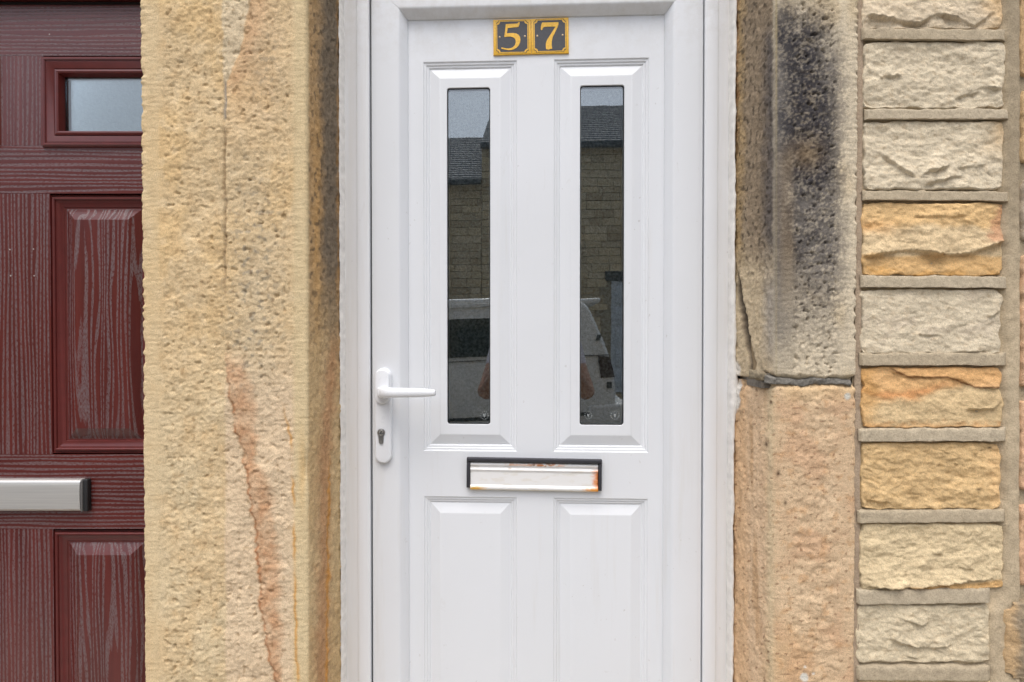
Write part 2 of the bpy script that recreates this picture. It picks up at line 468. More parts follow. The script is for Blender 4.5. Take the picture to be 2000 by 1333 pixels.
# ---- left jamb: one tall honey stone between the two doors
XA = WX(600, 0.0); XL = WX(277, 0.0); XF = WX(667, YFR)
def left_h(S, Z, px, py, X, Y):
    face = (Y < 0.02) & (X < XA - 0.004)
    inner = sst(311, 326, px + 4 * perlin(Z * 30, Z * 0, 3)) * (1 - sst(556, 580, px + 10 * perlin(Z * 26, Z * 0 + 7, 4)))
    rough = 0.0013 * fbm(X * 34, Z * 42, 20, 3) + 0.0011 * fbm(X * 110, Z * 135, 31, 4, 0.6)
    pn = perlin(X * 62, Z * 80, 41) + 0.45 * perlin(X * 150, Z * 170, 42)
    rough -= 0.0036 * sst(0.42, 0.80, pn) * sst(-0.5, 0.4, perlin(X * 9, Z * 8, 43) + 0.15)
    rough += 0.0035 * fbm(X * 10, Z * 8, 51, 2)
    seam = np.exp(-((px - 438 - 2.5 * perlin(Z * 40, Z * 0, 6)) / 2.6) ** 2) * sst(140, 170, py) * (1 - sst(520, 640, py))
    rough -= 0.004 * seam
    vx = curve([690, 760, 870, 960, 1080, 1180, 1280, 1340, 1500], [437, 445, 466, 487, 498, 506, 526, 540, 580], py) + 6 * perlin(Z * 55, Z * 0, 9) + 3 * perlin(Z * 170, Z * 0, 8)
    vein = sst(0, 8, px - vx) * (1 - sst(20, 62, px - vx)) * sst(680, 780, py)
    rough += 0.0045 * vein
    edge_l = 0.005 * sst(288, 276, px) * fbm(Z * 42, Z * 0 + 2, 13, 3)
    hface = inner * (rough - 0.0012) + (1 - inner) * tooled(X, Z, 61) - np.abs(edge_l)
    line = np.exp(-((px - 311) / 1.6) ** 2) * 0.0008
    # spall on the arris low down
    chip = np.exp(-(((px - 598) / 9) ** 2 + ((py - 915) / 26) ** 2)) * 0.007
    rev = 0.0026 * fbm(Y * 60, Z * 26, 71, 3) + 0.0014 * fbm(Y * 170, Z * 120, 72, 2) - 0.002 * sst(0.3, 0.7, perlin(Y * 110, Z * 60, 74))
    k = sst(0.004, 0.016, Y)
    side = np.where(X > XA - 0.03, rev, 0.001 * fbm(Y * 50, Z * 50, 3, 2))
    return (hface - line) * (1 - k) + side * k - chip
def left_c(S, Z, px, py, h):
    n1 = fbm(px / 120, py / 150, 81, 3); n2 = fbm(px / 26, py / 30, 82, 3); n3 = fbm(px / 60, py / 420, 83, 3)
    nf = fbm(px / 7, py / 8, 88, 2)
    c = np.tile(lin((212, 185, 140)), (len(px), 1))
    c = mixc(c, (216, 182, 126), 0.75 * sst(-0.3, 0.6, n1) * (1 - sst(500, 900, py)))
    c = mixc(c, (211, 190, 150), 0.8 * sst(600, 900, py) * sst(-0.5, 0.4, n1))
    c = mixc(c, (198, 164, 114), 0.45 * sst(0.1, 0.9, n2))
    c = mixc(c, (226, 204, 164), 0.35 * sst(0.1, 0.9, -n2))
    # margins a little greyer
    c = mixc(c, (211, 190, 146), 0.75 * sst(566, 580, px) * (1 - sst(600, 606, px)))
    c = mixc(c, (216, 192, 148), 0.45 * (1 - sst(306, 314, px)))
    # pale right half low down
    pale = sst(436, 444, px + 3 * n2) * sst(640, 800, py)
    c = mixc(c, (217, 192, 158), 0.8 * pale * (1 - sst(566, 580, px)))
    # ochre wash right of the seam, high up
    c = mixc(c, (208, 172, 128), 0.5 * sst(436, 446, px) * (1 - sst(130, 330, py)) * (1 - sst(500, 575, px + 14 * n2)))
    # iron vein
    vx = curve([690, 760, 870, 960, 1080, 1180, 1280, 1340, 1500], [437, 445, 466, 487, 498, 506, 526, 540, 580], py) + 6 * perlin(Z * 55, Z * 0, 9) + 3 * perlin(Z * 170, Z * 0, 8)
    vw = curve([690, 900, 1100, 1333], [44, 50, 40, 26], py) * (1 + 0.45 * n1)
    vm = sst(-1, 3, px - vx) * (1 - sst(0.7, 1.15, (px - vx) / vw + 0.12 * n2)) * sst(670, 730, py)
    c = mixc(c, (194, 148, 106), 0.95 * vm * (0.78 + 0.4 * n2))
    c = mixc(c, (168, 112, 66), 0.85 * np.exp(-((px - vx - 2.5) / 3.8) ** 2) * sst(700, 790, py) * sst(-0.6, 0.5, n2 + 0.3))
    # white quartz vein at the top
    wl = 433 + 4 * n2; wr = curve([-300, 0, 80, 140, 165], [492, 489, 474, 452, 436], py) + 4 * n2
    wm = sst(-2, 3, px - wl) * sst(-2, 3, wr - px) * (1 - sst(155, 168, py))
    c = mixc(c, (216, 198, 164), 0.8 * wm)
    om = sst(-2, 3, px - wr) * (1 - sst(16, 44, px - wr)) * (1 - sst(150, 200, py))
    c = mixc(c, (202, 160, 116), 0.7 * om * (0.8 + 0.4 * n2))
    sm = np.exp(-((px - 438 - 2.5 * perlin(Z * 40, Z * 0, 6)) / 2.4) ** 2)
    c = mixc(c, (150, 146, 138), 0.9 * sm * sst(150, 165, py) * (1 - sst(225, 240, py)))
    c = mixc(c, (128, 104, 74), 0.65 * sm * sst(235, 260, py) * (1 - sst(520, 620, py)))
    # thin rust run low on the right
    rx = curve([760, 850, 1000, 1150, 1333], [545, 566, 575, 576, 581], py) + 2.5 * perlin(Z * 60, Z * 0, 12)
    c = mixc(c, (205, 148, 62), 0.95 * np.exp(-((px - rx) / 2.6) ** 2) * sst(760, 860, py) * sst(-0.7, 0.1, perlin(Z * 18, Z * 0, 15)))
    c = mixc(c, (214, 170, 96), 0.45 * np.exp(-((px - 590) / 7) ** 2) * np.exp(-((py - 920) / 70) ** 2))
    # grey lichen and soot freckles
    zone = np.exp(-((px - 492) / 52) ** 2) * sst(230, 460, py) * (1 - sst(640, 860, py)) + 0.5 * np.exp(-((px - 520) / 40) ** 2 - ((py - 130) / 90) ** 2)
    fr = sst(0.18, 0.62, perlin(px / 15, py / 13, 91) + 0.45 * nf)
    c = mixc(c, (120, 112, 98), 0.85 * zone * fr)
    c = mixc(c, (196, 180, 150), 0.4 * zone)
    fr2 = sst(0.42, 0.75, perlin(px / 11, py / 10, 95) + 0.4 * nf)
    c = mixc(c, (140, 108, 66), 0.5 * fr2 * sst(316, 330, px) * (1 - sst(560, 590, px)))
    # the reveal: weathered brown, streaked
    rv = sst(600, 606, px)
    r = np.tile(lin((196, 166, 118)), (len(px), 1))
    up = 1 - sst(480, 800, py + 60 * n1)
    r = mixc(r, (178, 144, 98), 0.9 * up)
    r = mixc(r, (116, 104, 88), 0.92 * up * sst(616, 645, px + 12 * n3 + 8 * n2))
    r = mixc(r, (196, 150, 84), 0.6 * up * np.exp(-((px - 618 - 8 * n3) / 8) ** 2) * sst(150, 300, py))
    dn = 1 - up
    r = mixc(r, (204, 178, 132), 0.7 * dn * sst(0.0, 0.5, -n3))
    v2 = curve([640, 760, 900, 1100, 1333], [655, 645, 634, 632, 628], py) + 4 * n2
    r = mixc(r, (178, 130, 86), 0.8 * np.exp(-((px - v2) / 14) ** 2) * sst(620, 720, py))
    r = mixc(r, (196, 134, 44), 0.9 * np.exp(-((px - v2 - 9) / 3) ** 2) * sst(860, 960, py))
    r = mixc(r, (82, 72, 60), 0.65 * sst(0.2, 0.7, perlin(px / 6, py / 17, 97) + 0.5 * nf) * (0.25 + 0.75 * up))
    r = mixc(r, (190, 140, 70), 0.6 * sst(655, 664, px + 3 * n2) * (1 - sst(500, 760, py)))
    return c * (1 - rv[:, None]) + r * rv[:, None]
lj = empty('door_jamb', ((XA + XL) / 2, 0.08, 0))
tag(lj, 'honey sandstone jamb with pink iron vein standing between the maroon and white doors', 'door jamb')
prof_l = [(XF - 0.004, 0.235), (XF - 0.002, YFR), (XA, 0.002), (XA - 0.002, 0.0), (XL, 0.0), (XL - 0.004, 0.03), (XL - 0.004, 0.235)]
o = jamb('jamb_stone', None, prof_l, ZB, ZT, 0.0023, left_h, left_c); rel(o, lj)

# ---- right jamb: dark sooted upper stone on a pinkish lower stone
XB = WX(1515, 0.0); XR = WX(1674, 0.0); XG = WX(1436, YFR)
ZJ = WZ(744, 1600, 0.0)
def right_h(upper):
    def f(S, Z, px, py, X, Y):
        inner = sst(1546, 1553, px) * (1 - sst(1628, 1646, px + 6 * perlin(Z * 30, Z * 0, 5)))
        A = 1.0 if upper else 0.55
        rough = A * 0.0018 * fbm(X * 48, Z * 50, 120 + upper, 3) + 0.0008 * fbm(X * 150, Z * 160, 131, 3)
        pn = perlin(X * 96, Z * 100, 141) + 0.35 * perlin(X * 220, Z * 210, 142)
        rough -= (0.0042 if upper else 0.0014) * sst(0.42, 0.74, pn)
        if not upper: rough += 0.0022 * fbm(X * 28, Z * 46, 150, 2)
        hface = inner * (rough + 0.0005) + (1 - inner) * (tooled(X, Z, 161) - 0.0004)
        hface = hface - 0.0011 * np.exp(-((px - 1549) / 1.8) ** 2) * inner * 2
        hface -= 0.006 * np.abs(sst(1664, 1676, px) * fbm(Z * 36, Z * 0 + 2, 17, 3))
        rev = 0.0022 * fbm(Y * 60, Z * 30, 171, 3) + 0.0014 * fbm(Y * 170, Z * 130, 172, 2)
        k = sst(0.003, 0.012, Y) * (X < (XB + XR) / 2)
        h = hface * (1 - k) + rev * k
        if upper:                                             # the crack that runs down the reveal
            cx = curve([520, 540, 590, 640, 690, 748], [1438, 1441, 1447, 1454, 1466, 1474], py) + 2.5 * perlin(Z * 60, Z * 0, 19)
            cw = curve([520, 560, 640, 748], [0.5, 4.2, 5.5, 5], py)
            h -= 0.012 * np.exp(-((px - cx) / cw) ** 4) * sst(525, 545, py)
            jy = 742 + 4 * perlin(X * 40, X * 0, 23) - 8 * np.exp(-((px - 1490) / 14) ** 2)
            h -= 0.010 * sst(-9, 2, py - jy)
        else:
            h -= 0.006 * sst(762, 752, py + 3 * perlin(X * 40, X * 0, 24))
        return h
    return f
def right_c_up(S, Z, px, py, h):
    n1 = fbm(px / 90, py / 160, 181, 3); n2 = fbm(px / 22, py / 26, 182, 3); n3 = fbm(px / 30, py / 380, 183, 3); nf = fbm(px / 6, py / 6, 188, 2)
    c = np.tile(lin((208, 193, 165)), (len(px), 1))
    c = mixc(c, (192, 166, 120), 0.4 * sst(0, 0.7, n1))
    soot = sst(20, 130, py + 30 * n1 + (1640 - px) * 0.5) * (1 - sst(470, 740, py + 70 * n1 + 24 * n2 + 90 * nf))
    edge = 1 - sst(1618, 1668, px + 16 * n2 + 12 * n1 + 22 * nf)
    face = sst(1510, 1518, px)
    mot = 0.55 + 0.45 * sst(-0.8, 0.3, n2 * 0.6 + nf * 0.9 + 0.1)
    c = mixc(c, (92, 88, 86), 0.92 * soot * edge * face * mot)
    c = mixc(c, (54, 52, 56), 0.92 * soot * edge * face * (0.45 + 0.55 * sst(-0.5, 0.4, nf + 0.6 * n2)) * sst(-0.35, 0.5, n1 + 0.8 * np.exp(-((py - 230) / 190) ** 2) * np.exp(-((px - 1575) / 45) ** 2)))
    c = mixc(c, (150, 128, 96), 0.45 * face * edge * np.exp(-((px - 1532 - 10 * n3) / 16) ** 2) * sst(260, 330, py) * (1 - sst(540, 660, py)))
    c = mixc(c, (150, 124, 86), 0.45 * np.exp(-((px - 1575) / 30) ** 2 - ((py - 300) / 28) ** 2))
    c = mixc(c, (60, 54, 52), 0.85 * face * sst(0.40, 0.70, perlin(px / 9.5, py / 10, 195) + 0.4 * nf) * sst(1546, 1556, px) * (1 - sst(1626, 1644, px)) * (1 - 0.75 * sst(560, 720, py)) * sst(-60, 90, py))
    c = mixc(c, (150, 140, 122), 0.35 * sst(1510, 1518, px) * (1 - sst(1546, 1560, px)) * sst(480, 560, py))
    # bluish bloom and pale arris line
    c = mixc(c, (106, 103, 101), 0.45 * np.exp(-((px - 1514) / 18) ** 2) * sst(60, 160, py) * (1 - sst(620, 740, py)))
    c = mixc(c, (182, 164, 122), 0.7 * np.exp(-((px - 1516) / 1.9) ** 2) * (1 - sst(90, 330, py) * 0.6))
    rv = 1 - sst(1506, 1514, px)
    r = np.tile(lin((148, 130, 106)), (len(px), 1))
    r = mixc(r, (126, 111, 92), 0.7 * sst(0, 0.5, n3))
    r = mixc(r, (88, 84, 84), 0.8 * sst(1478, 1506, px + 5 * n2) * sst(20, 90, py) * (1 - sst(480, 640, py)))
    r = mixc(r, (202, 182, 148), 0.92 * sst(400, 590, py + 60 * n1 - (px - 1470) * 1.2))
    r = mixc(r, (150, 146, 142), 0.6 * sst(1480, 1505, px + 4 * n2) * sst(500, 590, py) * (1 - sst(660, 745, py)))
    r = mixc(r, (176, 146, 96), 0.7 * (1 - sst(1440, 1462, px + 6 * n2)) * (1 - sst(460, 560, py)))
    r = mixc(r, (142, 92, 52), 0.6 * (1 - sst(1438, 1446, px + 3 * n2)) * (1 - sst(120, 420, py)))
    r = mixc(r, (60, 52, 44), 0.7 * sst(0.25, 0.65, perlin(px / 5.5, py / 15, 197) + 0.5 * nf) * (1 - 0.8 * sst(460, 600, py)))
    c = c * (1 - rv[:, None]) + r * rv[:, None]
    cx = curve([520, 540, 590, 640, 690, 748], [1438, 1441, 1447, 1454, 1466, 1474], py) + 2.5 * perlin(Z * 60, Z * 0, 19)
    cw = curve([520, 560, 640, 748], [0.5, 5, 6.5, 6], py)
    c = mixc(c, (78, 68, 58), 0.95 * np.exp(-((px - cx) / cw) ** 4) * sst(525, 545, py))
    c = mixc(c, (212, 206, 196), 0.9 * sst(0.25, 0.55, np.exp(-((px - 1438) / 9) ** 2 - ((py - 735) / 26) ** 2) + 0.25 * n2))
    c = mixc(c, (120, 112, 96), 0.7 * sst(728, 742, py + 4 * n2) * sst(1470, 1480, px) * (1 - sst(1500, 1510, px)))
    return c
def right_c_lo(S, Z, px, py, h):
    n1 = fbm(px / 80, py / 90, 281, 3); n2 = fbm(px / 22, py / 22, 282, 3); n3 = fbm(px / 26, py / 360, 283, 3); nf = fbm(px / 6, py / 6, 288, 2)
    c = np.tile(lin((208, 178, 140)), (len(px), 1))
    c = mixc(c, (218, 190, 152), 0.6 * sst(0, 0.6, n1))
    c = mixc(c, (200, 160, 122), 0.6 * sst(0.05, 0.6, -n1))
    c = mixc(c, (192, 146, 96), 0.5 * sst(0.25, 0.8, n2))
    c = mixc(c, (206, 164, 112), 0.4 * np.exp(-((px - 1540 + 40 * n1) / 45) ** 2) * sst(1160, 1280, py))
    c = mixc(c, (214, 182, 132), 0.5 * (1 - sst(760, 800, py + 10 * n2)) * sst(1515, 1540, px))
    c = mixc(c, (204, 184, 146), 0.8 * np.exp(-((px - 1503) / 9) ** 2))
    rv = 1 - sst(1478, 1512, px + 4 * n2)
    r = np.tile(lin((216, 184, 146)), (len(px), 1))
    r = mixc(r, (212, 170, 122), 0.6 * (1 - sst(1446, 1472, px + 10 * n3 + 4 * n2)))
    r = mixc(r, (176, 134, 86), 0.5 * sst(0.2, 0.7, n3))
    c = c * (1 - rv[:, None]) + r * rv[:, None]
    c = mixc(c, (122, 84, 52), 0.7 * sst(0.5, 0.8, perlin(px / 8, py / 6.5, 297) + 0.45 * nf))
    c = mixc(c, (96, 84, 66), 0.8 * np.exp(-((px - 1448) / 6) ** 2) * (1 - sst(790, 830, py + 14 * n2)) * sst(-0.2, 0.3, n2))
    c = mixc(c, (212, 208, 200), 0.95 * sst(0.30, 0.55, np.exp(-((px - 1439) / 8) ** 2 - ((py - 772) / 34) ** 2) + 0.22 * n2))
    for (bx, by, rr) in ((1520, 925, 3.5), (1496, 868, 3), (1534, 983, 2.5), (1506, 786, 2.5)):
        c = mixc(c, (64, 42, 26), 0.9 * np.exp(-((px - bx) / rr) ** 2 - ((py - by) / (rr * 1.8)) ** 2))
    for (bx, by, rr) in ((1570, 1322, 9), (1588, 1315, 4), (1572, 1303, 3), (1655, 775, 8)):
        c = mixc(c, (206, 206, 196), 0.9 * sst(0.3, 0.75, np.exp(-((px - bx) / rr) ** 2 - ((py - by) / rr) ** 2) + 0.25 * n2))
    return c
rj = empty('door_jamb', ((XB + XR) / 2, 0.08, 0))
tag(rj, 'two stone jamb, soot blackened and cracked above, pinkish below, right beside the block wall', 'door jamb')
prof_r = [(XG + 0.004, 0.235), (XG, YFR), (XB, 0.002), (XB + 0.002, 0.0), (XR, 0.0), (XR + 0.004, 0.02), (XR + 0.004, 0.05)]
prof_r2 = prof_r[:2] + [(XB - 0.010, 0.024), (XB - 0.003, 0.006), (XB + 0.008, 0.0)] + prof_r[4:]
o = jamb('jamb_stone', None, prof_r, ZJ + 0.001, ZT, 0.0021, right_h(1), right_c_up); rel(o, rj); o['label'] = 'soot blackened cream stone with a crack down its reveal'
o = jamb('jamb_stone', None, prof_r2, ZB, ZJ - 0.006, 0.0023, right_h(0), right_c_lo); rel(o, rj); o['label'] = 'pinkish tan stone under the dark joint'
# dark bedding mortar in the joint
def joint_piece(px0, px1, py0, py1, y, col, name='bed_mortar', amp=0.0012):
    nx = max(4, int((px1 - px0) / 2.2)); nz = max(4, int((py1 - py0) / 2.0))
    U, Vv = np.meshgrid(np.linspace(0, 1, nx), np.linspace(0, 1, nz)); U = U.ravel(); Vv = Vv.ravel()
    a = W(px0, (py0 + py1) / 2, y); b = W(px1, (py0 + py1) / 2, y)
    zt = W((px0 + px1) / 2, py0, y).z; zb = W((px0 + px1) / 2, py1, y).z
    X = a.x + (b.x - a.x) * U
    Z = zt + (zb - zt) * Vv + 0.0035 * fbm(X * 30, Vv * 0.9, 7, 4) + 0.005 * np.exp(-((X - a.x) / 0.02) ** 2)
    e = np.minimum(np.minimum(U, 1 - U) * (px1 - px0) / 5, np.minimum(Vv, 1 - Vv) * (py1 - py0) / 5)
    Y = y - 0.0015 * sst(0, 1, e) - amp * fbm(X * 130, Z * 130, 8, 3) + 0.014 * (1 - sst(0, 0.35, e))
    c = np.tile(lin(col), (len(X), 1)) * (1 + 0.22 * fbm(X * 240, Z * 240, 5, 2))[:, None]
    idx = np.arange(nx * nz).reshape(nz, nx)
    Fq = np.stack([idx[:-1, :-1], idx[1:, :-1], idx[1:, 1:], idx[:-1, 1:]], -1).reshape(-1, 4)
    return mesh_np(name, np.stack([X, Y, Z], 1), Fq, MORTAR, None, c)
rel(joint_piece(1496, 1664, 738, 755, 0.0035, (122, 118, 110), amp=0.003), rj)
rel(joint_piece(1468, 1500, 728, 746, 0.014, (134, 122, 100), amp=0.003), rj)
rel(box('joint_core', plain('joint_core', (0.16, 0.14, 0.115), 0.95, bump=0.4, scale=120, var=0.3), None, XG + 0.014, XR - 0.006, 0.016, 0.2, ZJ - 0.016, ZJ + 0.012), rj)

# ---- the block wall to the right of the jamb
XWALL0 = WX(1674, 0.01)
wall = empty('stone_wall', (XWALL0 + 0.3, 0.1, 0))
tag(wall, 'wall of rock faced cream and orange sandstone blocks with raised mortar joints', 'stone wall')

def ledge(px, py, pts, A, up=26.0, dn=5.0, seed=0):
    xs = [p[0] for p in pts]; ys = [p[1] for p in pts]
    yl = np.interp(px, xs, ys) + 2.2 * perlin(px / 14, px * 0, seed) + 1.2 * perlin(px / 5, px * 0, seed + 1)
    fade = sst(xs[0] - 4, xs[0] + 14, px) * (1 - sst(xs[-1] - 14, xs[-1] + 4, px))
    d = py - yl
    return A * fade * np.where(d < 0, np.exp(d / up), np.exp(-d / dn) * 0 - 0.55 * np.exp(-np.maximum(d, 0) / (dn * 4)) + 0.55 * np.exp(-np.maximum(d, 0) / 0.8) + np.exp(-np.maximum(d, 0) / 0.9) * 0.45)

def block(px0, px1, py0, py1, base, seed, ledges=(), cols=None, bulge=0.010, amp=1.0, stepm=0.0022, rnd=5, facets=8, parent=None, tilt=0.0, name='stone'):
    parent = parent or wall
    wpx, hpx = px1 - px0, py1 - py0
    nx = int(wpx * 0.001 / stepm) + 2; nz = int(hpx * 0.001 / stepm) + 2
    U, V = np.meshgrid(np.linspace(0, 1, nx), np.linspace(0, 1, nz)); U = U.ravel(); V = V.ravel()
    # the outline: rounded corners, nibbled edges
    cx, cy = (U - 0.5) * wpx, (V - 0.5) * hpx
    px = (px0 + px1) / 2 + cx; py = (py0 + py1) / 2 + cy + tilt * cx
    dE = np.minimum(np.minimum(U, 1 - U) * wpx, np.minimum(V, 1 - V) * hpx)
    k = np.exp(-dE / 10.0)
    cxn, cyn = cx / (wpx / 2), cy / (hpx / 2)
    corner = sst(0.86, 1.0, np.abs(cxn)) * sst(0.75, 1.0, np.abs(cyn))
    px = px - np.sign(cx) * corner * rnd * 0.8 + k * 6.5 * fbm(px / 34, py / 34, seed, 4) * sst(0.6, 1, np.abs(cxn))
    py = py - np.sign(cy) * corner * rnd * 0.45 + k * 4.2 * fbm(px / 38, py / 50, seed + 5, 4) * sst(0.4, 1, np.abs(cyn))
    # the split face
    edge = sst(0, 1, dE / 7.0)
    h = bulge * (0.62 * sst(0, 1, dE / 4.5) + 0.38 * sst(0, 1, dE / 46.0))
    rs = random.Random(seed * 7 + 1)
    for i in range(facets):
        ux, vy = rs.random() * wpx + px0, rs.random() * hpx + py0
        gx, gy = rs.uniform(-1, 1) * 0.13, rs.uniform(-1, 1) * 0.22
        pl = bulge * rs.uniform(0.65, 1.25) + ((px - ux) * gx + (py - vy) * gy) * 0.001
        h = np.minimum(h, np.maximum(pl, bulge * 0.2))
    h = h + edge * amp * (0.0030 * fbm(px / 62, py / 44, seed + 9, 3) + 0.0015 * fbm(px / 17, py / 12, seed + 11, 5, 0.62))
    rid = 1 - np.abs(perlin(px / 60, py / 20, seed + 15)) * 2.4
    h = h - edge * amp * 0.0022 * np.clip(rid, 0, 1) ** 10 * sst(0.0, 0.5, perlin(px / 40, py / 30, seed + 17))
    for i, (pts, A) in enumerate(ledges):
        h = h + edge * ledge(px, py, pts, A, seed=seed + 20 + i) * (0.75 + 0.8 * perlin(px / 34, py * 0, seed + 50 + i))
    d = np.stack([(px - 1000) / F, -(py - 666.5) / F, -np.ones_like(px)], 1) @ ROT_NP.T
    t = (0.0 - CAM.y) / d[:, 1]
    P = np.array(CAM)[None] + d * t[:, None]
    border = (U < 1e-6) | (U > 1 - 1e-6) | (V < 1e-6) | (V > 1 - 1e-6)
    P[:, 1] = 0.006 - h + np.where(border, 0.020, 0.0)
    n1 = fbm(px / 70, py / 40, seed + 31, 3); n2 = fbm(px / 16, py / 10, seed + 32, 3)
    c = np.tile(lin(base), (len(px), 1))
    c = c * (1 + 0.10 * n1 + 0.08 * n2 + 0.05 * fbm(px / 5, py / 4, seed + 33, 2))[:, None]
    c = mixc(c, (140, 118, 88), 0.35 * sst(0.45, 0.9, perlin(px / 7, py / 5, seed + 34) + 0.5 * n2))
    c = mixc(c, (186, 160, 122), 0.30 * sst(0.2, 0.8, n2))
    if cols: c = cols(c, px, py, n1, n2)
    idx = np.arange(nx * nz).reshape(nz, nx)
    Fq = np.stack([idx[:-1, :-1], idx[1:, :-1], idx[1:, 1:], idx[:-1, 1:]], -1).reshape(-1, 4)
    o = mesh_np(name, P, Fq, STONE, None, c)
    return rel(o, parent)

CREAM = (214, 199, 170)
def c_s2(c, px, py, n1, n2):
    return mixc(c, (216, 176, 118), 0.6 * sst(1900, 1960, px + 20 * n1) * (1 - sst(240, 330, py)))
def c_s3(c, px, py, n1, n2):
    c = mixc(c, (226, 184, 120), 0.8 * (1 - sst(425, 446, py + 12 * n1 - (px - 1680) * 0.02)))
    c = mixc(c, (220, 166, 96), 0.8 * (1 - sst(1690, 1790, px)) * np.exp(-((py - 442 - 6 * n1) / 14) ** 2))
    c = mixc(c, (212, 168, 104), 0.85 * sst(494, 504, py + 6 * n1))
    c = mixc(c, (218, 164, 84), 0.7 * sst(512, 530, py + 10 * n2) * sst(-0.2, 0.5, n1))
    return mixc(c, (186, 130, 92), 0.7 * sst(1935, 1950, px + 0.4 * (py - 430) + 6 * n2) * (1 - sst(468, 478, py)))
def c_s5(c, px, py, n1, n2):
    cr = curve([1735, 1755, 1780, 1850, 1875, 1905, 1965], [716, 728, 738, 737, 744, 757, 758], px) + 1.5 * perlin(px / 9, px * 0, 4)
    c = mixc(c, (218, 168, 108), 0.85 * sst(2, -2, py - cr) * sst(1738, 1760, px))
    b = 768 + 16 * np.sin((px - 1690) / 45.0) - (px - 1690) * 0.03
    c = mixc(c, (226, 174, 108), 0.8 * (1 - sst(-14, 12, py - b + 10 * n1)))
    c = mixc(c, (212, 142, 76), 0.75 * np.exp(-((py - b + 6 + 8 * n1) / 7) ** 2) * (1 - sst(1800, 1900, px)))
    c = mixc(c, (214, 160, 86), 0.7 * (1 - sst(1690, 1730, px + 20 * n1)))
    c = mixc(c, (210, 156, 92), 0.6 * sst(820, 836, py + 8 * n2))
    return mixc(c, (110, 66, 34), 0.9 * np.exp(-((py - cr) / 1.7) ** 2) * sst(1736, 1745, px))
def c_s6(c, px, py, n1, n2):
    c = mixc(c, (196, 160, 104), 0.6 * sst(0, 0.6, n2)); c = mixc(c, (224, 182, 124), 0.6 * sst(1925, 1955, px + 8 * n1))
    for bx, by in ((1938, 876), (1912, 956)):
        c = mixc(c, (46, 34, 24), 0.9 * np.exp(-(((px - bx) + (py - by) * 0.4) / 4) ** 2 - ((py - by) / 2.2) ** 2))
    return c
def c_s7(c, px, py, n1, n2):
    return mixc(c, (214, 166, 98), 0.85 * sst(1139, 1146, py + 0.05 * (px - 1850) + 4 * n1) * sst(1740, 1800, px))
def c_s4(c, px, py, n1, n2):
    return mixc(c, (200, 184, 160), 0.5 * sst(0, 0.6, n1))

block(1684, 1962, -92, 55, (212, 194, 164), 1, [([(1690, 30), (1750, 38), (1796, 46), (1830, 27), (1872, 35), (1908, 50), (1945, 22)], 0.007)], c_s2, 0.011)
block(1687, 1965, 79, 212, CREAM, 2, [([(1688, 108), (1700, 140), (1722, 152), (1765, 146)], 0.004), ([(1868, 190), (1918, 177)], 0.006), ([(1922, 169), (1962, 176)], 0.005)], None, 0.012)
block(1688, 1964, 235, 372, CREAM, 3, [([(1718, 296), (1745, 318), (1790, 350)], 0.005), ([(1796, 342), (1860, 322)], 0.006), ([(1806, 360), (1885, 342)], 0.007), ([(1870, 330), (1930, 320)], 0.004)], c_s2, 0.012)
block(1686, 1962, 394, 540, (218, 192, 148), 4, [([(1684, 502), (1760, 490), (1800, 490), (1840, 498), (1900, 495), (1945, 476), (1970, 470)], 0.009), ([(1872, 430), (1905, 436)], 0.003), ([(1780, 424), (1890, 422)], 0.003)], c_s3, 0.010)
block(1684, 1960, 563, 693, CREAM, 5, [([(1790, 652), (1850, 658)], 0.003), ([(1930, 622), (1960, 606)], 0.004), ([(1860, 690), (1940, 686)], 0.003)], c_s4, 0.011, 0.8)
block(1684, 1961, 717, 838, (214, 186, 138), 6, [([(1738, 722), (1780, 738), (1850, 738), (1880, 745), (1905, 757), (1966, 759)], 0.004), ([(1890, 800), (1940, 800), (1960, 786)], 0.006)], c_s5, 0.011, 0.8)
block(1684, 1958, 865, 998, (214, 180, 126), 7, [([(1690, 978), (1740, 982)], 0.004)], c_s6, 0.011, 1.15)
block(1681, 1962, 1023, 1154, (218, 196, 154), 8, [([(1690, 1146), (1780, 1152), (1850, 1143), (1900, 1136), (1945, 1132)], 0.008), ([(1870, 1110), (1905, 1114)], 0.004), ([(1820, 1080), (1850, 1086)], 0.003)], c_s7, 0.012)
block(1674, 1938, 1183, 1298, (212, 196, 164), 9, [([(1738, 1250), (1790, 1266), (1830, 1268), (1862, 1264)], 0.007), ([(1750, 1208), (1800, 1222), (1820, 1218)], 0.004), ([(1770, 1282), (1800, 1290)], 0.003)], None, 0.010)
block(1674, 1950, 1330, 1462, (216, 190, 142), 10, [], None, 0.011)
block(1672, 1948, 1486, 1610, CREAM, 11, [], None, 0.011)
block(1684, 1964, -250, -116, CREAM, 12, [], None, 0.011)
# stones beyond the wide upright joint
def c_pink(c, px, py, n1, n2): return mixc(c, (206, 162, 126), 0.6 * sst(-0.3, 0.4, n1))
block(1992, 2290, -140, 150, (192, 158, 112), 21, [], None, 0.006, facets=0, stepm=0.004)
block(1996, 2300, 172, 320, (200, 168, 122), 22, [], None, 0.006, facets=0, stepm=0.004)
block(1997, 2290, 345, 474, (176, 160, 138), 23, [], None, 0.006, facets=0, stepm=0.004)
block(1996, 2310, 496, 760, (208, 172, 134), 24, [], c_pink, 0.007, facets=0, stepm=0.004)
block(1992, 2300, 782, 960, (208, 170, 130), 25, [], c_pink, 0.007, facets=0, stepm=0.004)
block(1990, 2300, 984, 1150, (208, 168, 128), 26, [], c_pink, 0.007, facets=0, stepm=0.004)
def c_br(c, px, py, n1, n2):
    c = mixc(c, (140, 128, 108), 0.8 * sst(1972, 1990, px + 10 * n1)); return mixc(c, (90, 84, 74), 0.6 * sst(0.3, 0.7, n2) * sst(1975, 1995, px))
